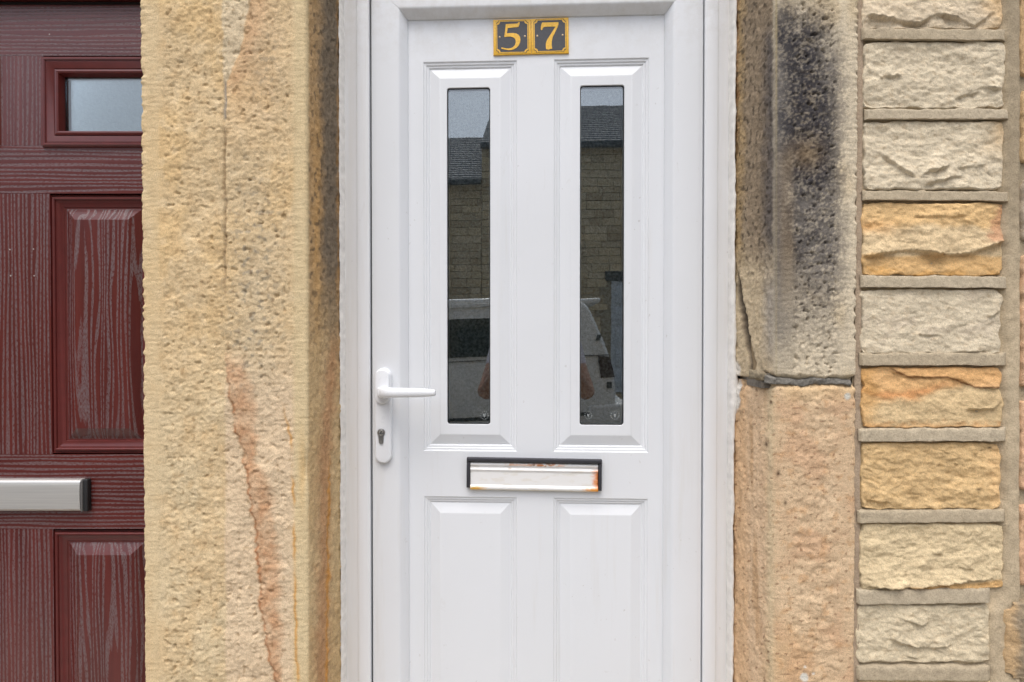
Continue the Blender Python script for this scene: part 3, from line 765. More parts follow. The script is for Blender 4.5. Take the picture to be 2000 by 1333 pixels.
block(1957, 2260, 1176, 1332, (192, 160, 116), 27, [], c_br, 0.014, facets=0, rnd=30, stepm=0.0024, tilt=0.02)
block(1965, 2260, 1350, 1500, (196, 168, 124), 28, [], None, 0.010, facets=0, stepm=0.004)
yy = -140
for k, (a, b) in enumerate(((-140, 20), (42, 200), (224, 420), (444, 560), (584, 760), (784, 900), (924, 1090), (1114, 1290), (1314, 1500))):
    block(2316, 2640, a, b, random.choice([CREAM, (206, 172, 124), (210, 186, 146)]), 40 + k, [], None, 0.009, facets=0, stepm=0.006)

# mortar bed behind and between the blocks, and the raised ribbons
def sheet(name, parent, px0, px1, z0, z1, hfun, base, step=0.003, mat=MORTAR, cf=None):
    xa, xb = WX(px0, 0.0), WX(px1, 0.0)
    nx = int((xb - xa) / step) + 2; nz = int((z1 - z0) / step) + 2
    X, Z = np.meshgrid(np.linspace(xa, xb, nx), np.linspace(z0, z1, nz)); X = X.ravel(); Z = Z.ravel()
    P0 = np.stack([X, X * 0, Z], 1); p = PX(P0)
    h = hfun(X, Z, p[:, 0], p[:, 1])
    c = np.tile(lin(base), (len(X), 1)) * (1 + 0.10 * fbm(X * 14, Z * 14, 401, 3) + 0.07 * fbm(X * 120, Z * 120, 402, 2))[:, None]
    if cf: c = cf(c, p[:, 0], p[:, 1], X, Z)
    idx = np.arange(nx * nz).reshape(nz, nx)
    Fq = np.stack([idx[:-1, :-1], idx[:-1, 1:], idx[1:, 1:], idx[1:, :-1]], -1).reshape(-1, 4)
    return rel(mesh_np(name, np.stack([X, -h, Z], 1), Fq, mat, None, c), parent)
def bed_h(X, Z, px, py):
    edge = 1965 + 5 * fbm(Z * 16, Z * 0, 404, 3) - 30 * sst(1150, 1210, py)
    band = sst(edge - 8, edge + 7, px) * (1 - sst(1990, 1999, px))
    return -0.010 + 0.0108 * band + 0.0010 * fbm(X * 70, Z * 50, 405, 4) + 0.0014 * fbm(X * 18, Z * 9, 406, 2)
def bed_c(c, px, py, X, Z):
    n = fbm(px / 30, py / 60, 407, 3)
    c = mixc(c, (146, 132, 108), 0.6 * (1 - sst(380, 560, py + 40 * n)) * sst(1960, 1972, px))
    return mixc(c, (128, 120, 106), 0.7 * sst(0, 0.6, n) * sst(1140, 1180, py) * (1 - sst(1230, 1300, py)) * sst(1940, 1980, px))
sheet('mortar_bed', wall, 1671, 2660, ZB, ZT, bed_h, (186, 168, 138), 0.0032, MORTAR, bed_c)

def ribbon(px0, px1, py0, py1, ty, seed, parent=None, tone=(176, 161, 135)):
    """strip of raised pointing: leans out towards its undercut lower edge"""
    parent = parent or wall
    n = max(6, int((px1 - px0) / 1.8))
    prof = [(-0.16, -0.010), (-0.06, -0.0012), (0.08, 0.0004), (0.25, 0.0009), (0.42, 0.0014), (0.60, 0.0019), (0.78, 0.0024), (0.92, 0.0029), (0.99, 0.0028), (1.0, 0.0008), (0.97, -0.006), (0.94, -0.016)]
    V = []; Cc = []
    xs = np.linspace(px0, px1, n)
    top = py0 + 2.0 * fbm(xs / 30, xs * 0, seed, 4) + ty * (xs - px0) / (px1 - px0)
    bot = py1 + 0.2 + 1.3 * fbm(xs / 46, xs * 0, seed + 3, 3) + ty * (xs - px0) / (px1 - px0)
    rough = fbm(xs / 20, xs * 0, seed + 5, 3)
    endk = sst(0, 4, xs - px0) * sst(0, 9, px1 - xs)
    for j, (v, hh) in enumerate(prof):
        py = top + (bot - top) * v
        d = np.stack([(xs - 1000) / F, -(py - 666.5) / F, -np.ones_like(xs)], 1) @ ROT_NP.T
        P = np.array(CAM)[None] + d * ((0.0 - CAM.y) / d[:, 1])[:, None]
        fl = 1 - sst(0, 22, px1 - xs)                     # runs out flush into the upright joint
        P[:, 1] = -((hh * (1 - fl) + min(hh, 0.0022) * fl) + 0.0009 * rough + 0.0007 * fbm(xs / 6, py / 5, seed + 8, 4, 0.65)) * endk + 0.003 * (1 - endk)
        V.append(P)
        c = np.tile(lin(tone), (n, 1)) * (1 + 0.12 * fbm(xs / 24, py / 12, seed + 9, 4))[:, None]
        Cc.append(c)
    V = np.concatenate(V); Cc = np.concatenate(Cc)
    m = len(prof); idx = np.arange(m * n).reshape(m, n)
    Fq = np.stack([idx[:-1, :-1], idx[1:, :-1], idx[1:, 1:], idx[:-1, 1:]], -1).reshape(-1, 4)
    o = mesh_np('mortar_ribbon', V, Fq, MORTAR, None, Cc); o.data.set_sharp_from_angle(angle=R(50))
    return rel(o, parent)
RIB = [(1684, 1966, -117, -93, 0), (1684, 1966, 56, 77, 3), (1690, 1974, 214, 233, 0), (1686, 1974, 373, 391, 2), (1682, 1970, 540, 561, 2), (1680, 1968, 692, 714, 0),
       (1678, 1968, 840, 862, -1), (1676, 1966, 1000, 1021, -2), (1674, 1936, 1156, 1180, -3), (1674, 1936, 1304, 1327, 2), (1672, 1950, 1463, 1484, 0)]
for i, r in enumerate(RIB):
    ribbon(*r, 60 + i * 5, tone=(171, 156, 130) if i % 2 else (176, 162, 137))
# slim upright joint against the jamb
ub = sheet('upright_mortar', wall, 1673, 1685, ZB, ZT, lambda X, Z, px, py: -0.0055 + 0.0012 * fbm(X * 60, Z * 30, 411, 3), (168, 148, 124), 0.0025)

# ---- masonry that frames the picture: lintels, house front, far jambs, steps
FACE = mat_stone('house_front', 0.5, 200, 0.2)
def flat_stone(name, parent, x0, x1, y0, y1, z0, z1, col, seed):
    bm = bmesh.new(); add_box(bm, x0, x1, y0, y1, z0, z1, 0.008)
    bmesh.ops.subdivide_edges(bm, edges=bm.edges[:], cuts=3, use_grid_fill=True)
    o = bm_obj(name, bm, FACE, None)
    me = o.data; n = len(me.vertices); co = np.empty(n * 3, np.float32); me.vertices.foreach_get('co', co); co = co.reshape(-1, 3)
    c = np.ones((n, 4), np.float32); c[:, :3] = lin(col)[None] * (1 + 0.12 * fbm(co[:, 0] * 5 + co[:, 1] * 3, co[:, 2] * 5, seed, 3))[:, None]
    me.color_attributes.new('Col', 'FLOAT_COLOR', 'POINT').data.foreach_set('color', c.ravel())
    return rel(o, parent)
ZL = 2.72
for J_, (a_, b_) in ((lj, (XL, XA)), (rj, (XB, XR))):
    flat_stone('jamb_stone', J_, a_, b_, 0.0, 0.235, ZT + 0.006, ZL, (206, 182, 140), 15)
lint = empty('door_lintel', (0, 0.1, ZL))
tag(lint, 'sandstone lintel resting on the jambs above the white door', 'lintel')
flat_stone('lintel_stone', lint, XL + 0.10, XR + 0.06, -0.004, 0.3, ZL + 0.004, ZL + 0.27, (206, 180, 136), 3)
lint2 = empty('door_lintel', (XL - 0.5, 0.1, ZL))
tag(lint2, 'sandstone lintel resting above the maroon door', 'lintel')
flat_stone('lintel_stone', lint2, XL - 1.15, XL + 0.094, -0.004, 0.3, ZL + 0.004, ZL + 0.27, (204, 176, 130), 4)
jl = empty('door_jamb', (XL - 1.05, 0.1, 0)); tag(jl, 'plain sandstone jamb on the far side of the maroon door', 'door jamb')
flat_stone('jamb_stone', jl, XL - 1.15, XL - 0.84, 0.0, 0.235, ZB, ZL, (206, 178, 130), 5)
hf = empty('house_front', (0, 0.3, 0)); tag(hf, 'upper sandstone house front above the door lintels', 'house front')
flat_stone('upper_wall', hf, -4.0, 4.0, 0.03, 0.5, ZL + 0.28, 5.6, (190, 166, 128), 6)
flat_stone('side_wall', hf, WX(2660, 0.0) - 0.01, 4.0, 0.01, 0.5, -0.2, ZL + 0.277, (196, 172, 132), 7)
flat_stone('side_wall', hf, -4.0, XL - 1.155, 0.01, 0.5, -0.35, ZL + 0.277, (196, 172, 132), 8)
flat_stone('core_wall', hf, XG + 0.02, WX(2655, 0.0), 0.06, 0.5, -0.2, ZL, (150, 130, 100), 9)
flat_stone('core_wall', hf, XL + 0.03, XF - 0.03, 0.10, 0.5, -0.2, ZL, (150, 130, 100), 10)
flat_stone('over_wall', hf, XR + 0.012, WX(2660, 0.0) - 0.012, 0.002, 0.059, ZT + 0.006, ZL + 0.27, (196, 172, 132), 17)
stp = empty('doorstep', (0, -0.05, 0)); tag(stp, 'worn stone doorstep under the white door', 'doorstep')
flat_stone('step_stone', stp, XF + 0.002, XG - 0.002, -0.20, 0.30, -0.10, ZB + 0.02, (190, 172, 140), 11)
stp2 = empty('doorstep', (XL - 0.4, -0.05, 0)); tag(stp2, 'worn stone doorstep under the maroon door', 'doorstep')
flat_stone('step_stone', stp2, XL - 0.835, XL - 0.008, -0.20, 0.30, -0.10, ZB + 0.02, (186, 168, 136), 12)

# ================================================================== WHITE FRAME AND DOOR
Y0 = DOOR_Y                       # face of the flat door panel
YS = Y0 - 0.022                   # face of the sash
XI0, XI1 = WX(798, Y0), WX(1296, Y0)
ZI1 = WZ(35, 1046, Y0); ZI0 = ZB + 0.175
GL = WX(723, YS); GR = WX(1374, YS)        # gaps between sash and frame
door = empty('front_door', ((XI0 + XI1) / 2, Y0, ZB + 0.03))
tag(door, 'white plastic front door numbered 57 with two tall glass panes', 'door')
frame = empty('door_frame', ((XI0 + XI1) / 2, Y0, ZB + 0.02))
tag(frame, 'grubby white plastic door frame around the white door', 'door frame')

def mitred(name, mat, parent, prof, side, rect, seg_gap=0.0003):
    """one side of a mitred frame; prof is (offset outwards from rect, y); rect = x0,x1,z0,z1 of the inner edge"""
    x0, x1, z0, z1 = rect
    bm = bmesh.new(); A = []; B = []
    g = seg_gap
    for o, y in prof:
        if side == 'l': a, b = (x0 - o, y, z0 - o + g), (x0 - o, y, z1 + o - g)
        elif side == 'r': a, b = (x1 + o, y, z0 - o + g), (x1 + o, y, z1 + o - g)
        elif side == 't': a, b = (x0 - o + g, y, z1 + o), (x1 + o - g, y, z1 + o)
        else: a, b = (x0 - o + g, y, z0 - o), (x1 + o - g, y, z0 - o)
        A.append(bm.verts.new(a)); B.append(bm.verts.new(b))
    n = len(prof)
    for i in range(n):
        bm.faces.new((A[i], A[(i + 1) % n], B[(i + 1) % n], B[i]))
    bm.faces.new(A); bm.faces.new(B[::-1])
    return rel(bm_obj(name, bm, mat, None, smooth=True), parent)
SW = XI0 - GL                                    # sash width, inner edge to gap
sash = [(0.0, Y0 + 0.004), (0.0, Y0 - 0.003), (0.0015, Y0 - 0.005), (0.0130, YS + 0.0030), (0.0155, YS + 0.0008), (0.019, YS), (SW - 0.016, YS), (SW - 0.009, YS + 0.0007), (SW - 0.0035, YS + 0.0022), (SW - 0.0015, YS + 0.005), (SW - 0.0015, Y0 + 0.04), (0.02, Y0 + 0.04)]
rect = (XI0, XI1, ZI0, ZI1)
SWR = GR - XI1
for sd, nm in (('l', 'lock_stile'), ('r', 'hinge_stile'), ('t', 'top_rail'), ('b', 'bottom_rail')):
    k = SWR if sd == 'r' else SW
    pr = [(o if o < 0.03 else o + (k - SW), y) for o, y in sash]
    if sd == 'l': pr = [(o if o < 0.03 else o - 0.0014, y) for o, y in pr]     # the lock side stands a little open
    mitred(nm, UPVC_FRAME if sd == 't' else UPVC, door, pr, sd, rect)
# gasket behind the gap
rel(box('gasket', GASKET, None, GL - 0.006, GL + 0.01, YS + 0.012, YS + 0.03, ZI0 - SW, ZI1 + SW), door)
rel(box('gasket', GASKET, None, GR - 0.006, GR + 0.006, YS + 0.012, YS + 0.03, ZI0 - SW, ZI1 + SW), door)
# frame members
YF = YS - 0.004
rect_f = (GL, GR, ZI0 - SW, ZI1 + SW)
FW_L = GL - (XF - 0.010); FW_R = (XG - 0.004) - GR
rel(box('gap_shade_strip', plain('gap_shade_strip', (0.05, 0.045, 0.038), 0.95), None, XG - 0.012, XG + 0.02, YFR + 0.012, YFR + 0.05, ZB + 0.02, ZT), frame)  # dark strip standing for the shade in the gap beside the stone
def fprof(wd): return [(0.0006, YF + 0.05), (0.0006, YF + 0.0045), (0.0016, YF + 0.003), (0.004, YF + 0.0022), (0.0245, YF), (0.0265, YF + 0.0006), (0.029, YF + 0.0040), (0.031, YF + 0.0050), (wd, YF + 0.0075), (wd, YF + 0.06)]
mitred('jamb_post', UPVC_FRAME, frame, fprof(FW_L), 'l', rect_f)
mitred('jamb_post', UPVC_FRAME, frame, fprof(FW_R), 'r', rect_f)
mitred('head_bar', UPVC_FRAME, frame, fprof(0.055), 't', rect_f)
FT = ZI1 + SW + 0.056
rel(box('added_fanlight_head', UPVC_FRAME, None, XF + 0.004, XG - 0.004, YF, YF + 0.06, 2.665, 2.715, 0.004), frame)  # unseen fanlight, added so the raised lintel shades the door less
for a_, b_ in ((XF + 0.004, XF + 0.06), (XG - 0.06, XG - 0.004)):
    rel(box('added_fanlight_post', UPVC_FRAME, None, a_, b_, YF + 0.0005, YF + 0.06, FT + 0.002, 2.664, 0.004), frame)
rel(box('added_fanlight_pane', GLASS, None, XF + 0.061, XG - 0.061, YF + 0.025, YF + 0.030, FT + 0.001, 2.6645), frame)
rel(box('added_fanlight_backing', OBSCURE, None, XF + 0.061, XG - 0.061, YF + 0.045, YF + 0.050, FT + 0.001, 2.6645), frame)
mitred('threshold', UPVC_FRAME, frame, fprof(0.03), 'b', (GL, GR, ZI0 - SW, ZI1 + SW))
# ragged sealant lines against the stone
def sealant(xc, sgn, seed, w0=0.004):
    n = 520; z = np.linspace(ZB + 0.02, ZT, n)
    wv = w0 + 0.0022 * fbm(z * 22, z * 0, seed, 4) + 0.0022 * np.clip(perlin(z * 5, z * 0, seed + 3), 0, 1)
    py = PX(np.stack([np.full(n, xc), np.full(n, YFR), z], 1))[:, 1]
    if sgn > 0: wv = wv + 0.010 * np.exp(-((py - 765) / 38) ** 2) + 0.004 * np.exp(-((py - 640) / 60) ** 2)
    prof = [(-0.006, 0.012), (-0.003, 0.001), (-0.001, -0.0020), (0.3, -0.004), (0.8, -0.0035), (1.0, 0.000), (1.1, 0.016)]
    V = []
    for a, d in prof:
        off = np.where(a < 0, a, a * wv)
        V.append(np.stack([xc + sgn * off + 0.0006 * perlin(z * 90, z * 0 + a, seed + 5), YFR - 0.0015 + d + 0.0012 * fbm(z * 60, z * 0 + a * 3, seed + 6, 2), z], 1))
    m = len(prof); idx = np.arange(m * n).reshape(m, n)
    Fq = np.stack([idx[:-1, :-1], idx[:-1, 1:], idx[1:, 1:], idx[1:, :-1]], -1).reshape(-1, 4)
    if sgn < 0: Fq = Fq[:, ::-1]
    rel(mesh_np('sealant', np.concatenate(V), Fq[:, ::-1], SEALANT, None), frame)
sealant(XF - 0.001, -1, 501, 0.0014); sealant(XG - 0.0062, 1, 505, 0.0042)

# flat panel with four openings
PXL = [(WX(827, Y0), WX(1010, Y0)), (WX(1081, Y0), WX(1267, Y0))]
PZ = [(WZ(883, 1046, Y0), WZ(117, 1046, Y0)), (ZI0 + 0.09, WZ(972, 1046, Y0))]
bm = bmesh.new()
xb = [XI0 - 0.006, PXL[0][0], PXL[0][1], PXL[1][0], PXL[1][1], XI1 + 0.006]; zb = [ZI0 - 0.006, PZ[1][0], PZ[1][1], PZ[0][0], PZ[0][1], ZI1 + 0.006]
gv = [[bm.verts.new((x, Y0, z)) for x in xb] for z in zb]
for j in range(5):
    for i in range(5):
        if i in (1, 3) and j in (1, 3): continue
        bm.faces.new((gv[j][i], gv[j][i + 1], gv[j + 1][i + 1], gv[j + 1][i]))
bmesh.ops.recalc_face_normals(bm, faces=bm.faces)
if bm.faces[:][0].normal.y > 0: bmesh.ops.reverse_faces(bm, faces=bm.faces)
slab = rel(bm_obj('door_panel', bm, UPVC, None, normals=False), door)
rel(box('panel_core', UPVC, None, XI0 - 0.004, XI1 + 0.004, Y0 + 0.030, Y0 + 0.036, ZI0 - 0.004, ZI1 + 0.004), door)
S_ = (DOOR_Y - CAM.y) / F
prof_p = [(0, 0), (0.8, 0.4), (2.0, 2.1), (3.0, 2.4), (5.0, 2.3), (6.0, 2.7), (7.0, 4.3), (8.0, 4.6), (10.0, 4.5), (11.0, 5.0), (12.0, 6.4), (13.2, 6.8), (14.2, 6.5),
          (32.0, 0.4), (33.2, 0.0), (34.6, -0.1)]
def panel_loops(x0, x1, z0, z1, prof, y):
    out = []
    for i, d in prof:
        k = i * S_
        out.append([(x0 + k, y + d / 1000, z0 + k), (x1 - k, y + d / 1000, z0 + k), (x1 - k, y + d / 1000, z1 - k), (x0 + k, y + d / 1000, z1 - k)])
    return out
glass_px = [(873, 958), (1132, 1219)]
for i, (x0, x1) in enumerate(PXL):
    # lower: solid fielded panel
    rel(loops_mesh('moulded_panel', UPVC, None, panel_loops(x0, x1, PZ[1][0], PZ[1][1], prof_p, Y0)), door)
    # upper: moulded surround of the glass
    z0, z1 = PZ[0]
    surround = rel(loops_mesh('glazed_panel', UPVC, None, panel_loops(x0, x1, z0, z1, prof_p, Y0), close_last=False), door)
    YFd = Y0 - 0.0001
    gx0, gx1 = WX(glass_px[i][0], YFd), WX(glass_px[i][1], YFd)
    gz1, gz0 = WZ(168.5, 1046, YFd), WZ(830.5, 1046, YFd)
    k = 34.6 * S_
    ox0, ox1, oz0, oz1 = x0 + k, x1 - k, z0 + k, z1 - k
    hole = rrect(gx0, gx1, gz0, gz1, 0.0065, 6)
    # flat field between the moulding and the rounded glass opening, then the return into the opening
    bm = bmesh.new()
    hv = [bm.verts.new((x, YFd, z)) for x, z in hole]
    oc_ = [bm.verts.new((x, YFd, z)) for x, z in ((ox1, oz1), (ox0, oz1), (ox0, oz0), (ox1, oz0))]
    nq = 7
    for q in range(4):
        seg = hv[q * nq:(q + 1) * nq]
        for a, b in zip(seg, seg[1:]): bm.faces.new((oc_[q], a, b))
        bm.faces.new((oc_[q], seg[-1], hv[((q + 1) * nq) % 28], oc_[(q + 1) % 4]))
    h2 = rrect(gx0 + 0.0006, gx1 - 0.0006, gz0 + 0.0006, gz1 - 0.0006, 0.006, 6)
    v1 = [bm.verts.new((x, YFd + 0.001, z)) for x, z in h2]; v2 = [bm.verts.new((x, YFd + 0.005, z)) for x, z in h2]
    for a, b in ((hv, v1), (v1, v2)):
        for j in range(28): bm.faces.new((a[j], a[(j + 1) % 28], b[(j + 1) % 28], b[j]))
    bmesh.ops.recalc_face_normals(bm, faces=bm.faces)
    f0 = max(bm.faces, key=lambda f: f.calc_area())
    if f0.normal.y > 0: bmesh.ops.reverse_faces(bm, faces=bm.faces)
    fl = bm_obj('glazing_bead', bm, UPVC, None, normals=False); rel(fl, surround)
    # black gasket line, aluminium spacer, panes
    bm = bmesh.new()
    lo = [[(x, y, z) for x, z in rrect(gx0 + e, gx1 - e, gz0 + e, gz1 - e, 0.0055, 6)] for e, y in ((0.0004, YFd + 0.0038), (0.0018, YFd + 0.0030), (0.0026, YFd + 0.0050))]
    g_ = loops_mesh('gasket', GASKET, None, lo, close_last=False); rel(g_, surround)
    pane = rel(box('pane', GLASS, None, gx0 - 0.004, gx1 + 0.004, YFd + 0.0052, YFd + 0.0092, gz0 - 0.004, gz1 + 0.004), door)
    lo = [[(x, y, z) for x, z in rrect(gx0 + e, gx1 - e, gz0 + e, gz1 - e, 0.003, 3)] for e, y in ((-0.004, YFd + 0.0100), (0.0042, YFd + 0.0101), (0.0044, YFd + 0.0190))]
    rel(loops_mesh('spacer_bar', SPACER, None, lo, close_last=False), pane)
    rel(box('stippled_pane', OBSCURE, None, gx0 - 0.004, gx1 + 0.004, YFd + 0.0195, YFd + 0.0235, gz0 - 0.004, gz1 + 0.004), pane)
    # small etched safety marks low on the pane
    for mpx in ((946,) if i == 0 else (1201, 1149)):
        c0 = W(mpx, 812, YFd + 0.0048); bm = bmesh.new(); yk = YFd + 0.0050
        s = 0.0105 if mpx != 1149 else 0.009
        def stroke(a0, r0, a1, r1, t):
            p0 = Vector((math.cos(a0) * r0, math.sin(a0) * r0)); p1 = Vector((math.cos(a1) * r1, math.sin(a1) * r1)); dd = (p1 - p0).normalized(); q = Vector((-dd.y, dd.x)) * t
            vs = [bm.verts.new((c0.x + p.x, yk, c0.z + p.y)) for p in (p0 + q, p1 + q, p1 - q, p0 - q)]; bm.faces.new(vs)
        for a in range(0, 181, 30):
            stroke(R(a), s * 0.72, R(a), s * 1.0, s * 0.05)
        for a in range(200, 341, 28): stroke(R(a), s * 0.8, R(a + 14), s * 0.8, s * 0.06)
        for a, b in (((120, 0.55), (270, 0.5)), ((60, 0.55), (270, 0.5)), ((120, 0.55), (90, 0.15)), ((60, 0.55), (90, 0.15)), ((90, 0.15), (270, 0.5))):
            stroke(R(a[0]), s * a[1], R(b[0]), s * b[1], s * 0.055)
        mk = bm_obj('etched_mark', bm, ETCH, None); rel(mk, pane)

# ---- house number tiles
YT = Y0 - 0.004
def tilepts(zoom):                     # measured on an enlargement of the number
    return [W(940 + x / 10.526, 20 + y / 10.526, YT) for x, y in zoom]
D5 = [(505, 295), (620, 288), (735, 283), (762, 262), (774, 252), (790, 258), (784, 300), (764, 352), (650, 364), (545, 375), (535, 430), (526, 487), (600, 478), (660, 478), (720, 488), (766, 515), (796, 556), (806, 610), (798, 670), (770, 730), (730, 776), (680, 806), (620, 826), (560, 829), (480, 816), (418, 798), (412, 782), (424, 775), (500, 792), (560, 796), (612, 788), (660, 762), (694, 720), (708, 670), (706, 625), (686, 586), (650, 562), (600, 550), (540, 552), (478, 560), (474, 540), (490, 430)]
D7 = [(1222, 398), (1226, 340), (1238, 290), (1252, 262), (1420, 258), (1586, 254), (1588, 300), (1570, 352), (1520, 455), (1470, 560), (1450, 640), (1447, 720), (1458, 798), (1420, 803), (1385, 818), (1345, 810), (1330, 798), (1325, 730), (1330, 680), (1352, 620), (1400, 545), (1450, 465), (1500, 385), (1524, 345), (1420, 344), (1320, 346), (1282, 356), (1262, 378), (1254, 408), (1236, 416)]
def tile(corners, inner, digit, screws, seed, lab):
    c = tilepts(corners)
    t = prism('number_tile', GOLD, None, [(p.x, p.z) for p in c], YT, Y0 - 0.0003, 0.0008); rel(t, door); t['label'] = lab
    def notched(pts, r):
        P = tilepts(pts); ctr = sum((p for p in P), Vector()) / 4; out = []
        for k in range(4):
            p, a, b = P[k], P[k - 1], P[(k + 1) % 4]
            da = (a - p).normalized() * r; db = (b - p).normalized() * r
            for j in range(5):
                th = R(90) * j / 4
                q = p + da * math.cos(th) + db * math.sin(th); out.append((q.x, q.z))
        return out
    def grow(pts, e):
        cx = sum(p[0] for p in pts) / 4; cy = sum(p[1] for p in pts) / 4
        return [(x + (e if x > cx else -e), y + (e if y > cy else -e)) for x, y in pts]
    ln = prism('border_line', LINE, None, notched(grow(inner, 24), 0.0050), YT - 0.0002, YT + 0.0002); rel(ln, t)
    gl = prism('border_line', GOLD, None, notched(grow(inner, 16), 0.0056), YT - 0.0003, YT + 0.0001); rel(gl, t)
    fc = prism('tile_face', TILE, None, notched(inner, 0.0066), YT - 0.0004, YT); rel(fc, t)
    dg = prism('digit', GOLD, None, [(p.x, p.z) for p in tilepts(digit)], YT - 0.0010, YT - 0.0003); rel(dg, t)
    for s in screws:
        p = tilepts([s])[0]
        bm = bmesh.new(); bmesh.ops.create_uvsphere(bm, u_segments=12, v_segments=6, radius=0.0022)
        for v in bm.verts: v.co = Vector((p.x + v.co.x, YT - 0.0004 + v.co.y * 0.5, p.z + v.co.z))
        rel(bm_obj('screw', bm, BRASS, None, smooth=True), t)
BRASS = plain('pale_brass', (0.55, 0.42, 0.26), 0.4, 0.4)
tile([(245, 200), (1018, 182), (1026, 900), (250, 925)], [(325, 245), (945, 228), (952, 858), (332, 868)], D5, [(378, 562), (897, 542)], 1, 'black and gold tile with the digit 5')
tile([(1022, 182), (1795, 152), (1800, 885), (1030, 900)], [(1095, 220), (1722, 202), (1728, 832), (1104, 850)], D7, [(1152, 537), (1672, 517)], 2, 'black and gold tile with the digit 7')

# ---- handle
YH = YS
def HX(px): return WX(px, YH, 780)
def HZ(py): return WZ(py, 750, YH)
plate = prism('handle', UPVC_CLEAN, None, rrect(HX(734), HX(766), HZ(904), HZ(719), 0.0178, 10), YH - 0.010, YH, 0.0045, 4); rel(plate, door)
boss = prism('spring_boss', UPVC_CLEAN, None, rrect(HX(736), HX(764), HZ(788), HZ(721), 0.0150, 10), YH - 0.017, YH - 0.009, 0.003, 3); rel(boss, plate)
bm = bmesh.new()
# lever: swept rounded section from the spindle outwards
path = [(738, 767, 0.015, 8.0, 0.007), (741, 767, 0.030, 10.0, 0.010), (748, 767.0, 0.040, 10.4, 0.011), (757, 767.2, 0.046, 9.8, 0.011), (770, 767.4, 0.049, 9.2, 0.0105), (790, 767.4, 0.0500, 9.0, 0.010), (810, 767.4, 0.0500, 8.7, 0.0095), (828, 767.5, 0.0500, 7.8, 0.009), (842, 767.6, 0.0500, 6.8, 0.008), (848.5, 767.6, 0.0500, 6.0, 0.007), (850.6, 767.6, 0.0500, 4.4, 0.005)]
rings = []
for (qx, qy, dep, hz, hy) in path:
    c0 = W(qx, qy, YH - dep); rz = hz * 1.12e-3
    ring = []
    for a in range(14):
        th = 2 * math.pi * a / 14
        cs, sn = math.cos(th), math.sin(th)
        ring.append(bm.verts.new((c0.x, c0.y + hy * math.copysign(abs(cs) ** 0.8, cs), c0.z + rz * math.copysign(abs(sn) ** 0.8, sn))))
    rings.append(ring)
for a, b in zip(rings, rings[1:]):
    for i in range(14): bm.faces.new((a[i], a[(i + 1) % 14], b[(i + 1) % 14], b[i]))
bm.faces.new(rings[0]); bm.faces.new(rings[-1][::-1])
# hub that joins lever and boss
lev = bm_obj('lever', bm, UPVC_CLEAN, None, smooth=True); rel(lev, plate)
c0 = W(749, 767.5, YH - 0.03)
hub = prism('lever_hub', UPVC_CLEAN, None, circ(WX(750, YH - 0.03, 767), WZ(767.5, 750, YH - 0.03), 0.0125, 28), YH - 0.043, YH - 0.015, 0.006, 4); rel(hub, plate)
cx, cz = HX(747), HZ(843.5)
cyl = prism('lock_cylinder', STEEL, None, [(cx + 0.0085 * math.cos(R(a)), cz + 0.0085 * math.sin(R(a))) for a in range(-52, 233, 12)] +
            [(cx - 0.0052, cz - 0.020), (cx - 0.0048, cz - 0.0225), (cx - 0.003, cz - 0.0245), (cx, cz - 0.0252), (cx + 0.003, cz - 0.0245), (cx + 0.0048, cz - 0.0225), (cx + 0.0052, cz - 0.020)], YH - 0.0125, YH - 0.005, 0.0006, 2); rel(cyl, plate)
plug = prism('key_plug', plain('bright_plug', (0.62, 0.62, 0.6), 0.22, 1.0), None, circ(cx, cz, 0.0062, 20), YH - 0.0135, YH - 0.012, 0.0005, 2); rel(plug, plate)
key = prism('keyway', KEYHOLE, None, [(cx - 0.001, cz + 0.001), (cx + 0.0005, cz + 0.0045), (cx + 0.0016, cz + 0.004), (cx + 0.0012, cz + 0.001), (cx + 0.0006, cz - 0.0035), (cx - 0.0008, cz - 0.0035)], YH - 0.0138, YH - 0.013); rel(key, plate)

# ---- letterbox with a rusty flap, hung slightly askew
YL = Y0
def LB(px, py, y): return W(px, py, y)
def bar(name, quad, y0, y1, mat, parent, bev=0.0008):
    return rel(prism(name, mat, None, [(LB(a, b, y0).x, LB(a, b, y0).z) for a, b in quad], y0, y1, bev), parent)
lb = empty('letterbox', tuple(W(1044, 928, YL)))
lb.location = W(1044, 928, YL); lb.parent = door; lb.matrix_parent_inverse = Matrix.LocRotScale(door.location, door.rotation_euler, None).inverted()
def rel2(o):
    o.parent = lb
    o.matrix_parent_inverse = (Matrix.Translation(lb.location)).inverted()
    return o
def barL(name, quad, y0, y1, mat, bev=0.0008):
    return rel2(prism(name, mat, None, [(LB(a, b, y0).x, LB(a, b, y0).z) for a, b in quad], y0, y1, bev))
barL('hood_bar', [(911.5, 895), (1176, 899.6), (1176, 906), (911.5, 901.2)], YL - 0.013, YL + 0.001, DARK_PLASTIC)
barL('side_bar', [(911.5, 901.4), (917.5, 901.6), (917.3, 953), (911, 953)], YL - 0.011, YL + 0.001, DARK_PLASTIC)
barL('side_bar', [(1169.8, 906.1), (1175.8, 906.3), (1175.2, 959.5), (1169.2, 959.5)], YL - 0.011, YL + 0.001, DARK_PLASTIC)
barL('back_shade_plate', [(917, 903), (1170, 907), (1169, 957), (917, 953)], YL - 0.0015, YL + 0.001, DARK_PLASTIC, 0)  # dark plate painted in for the shadow behind the flap
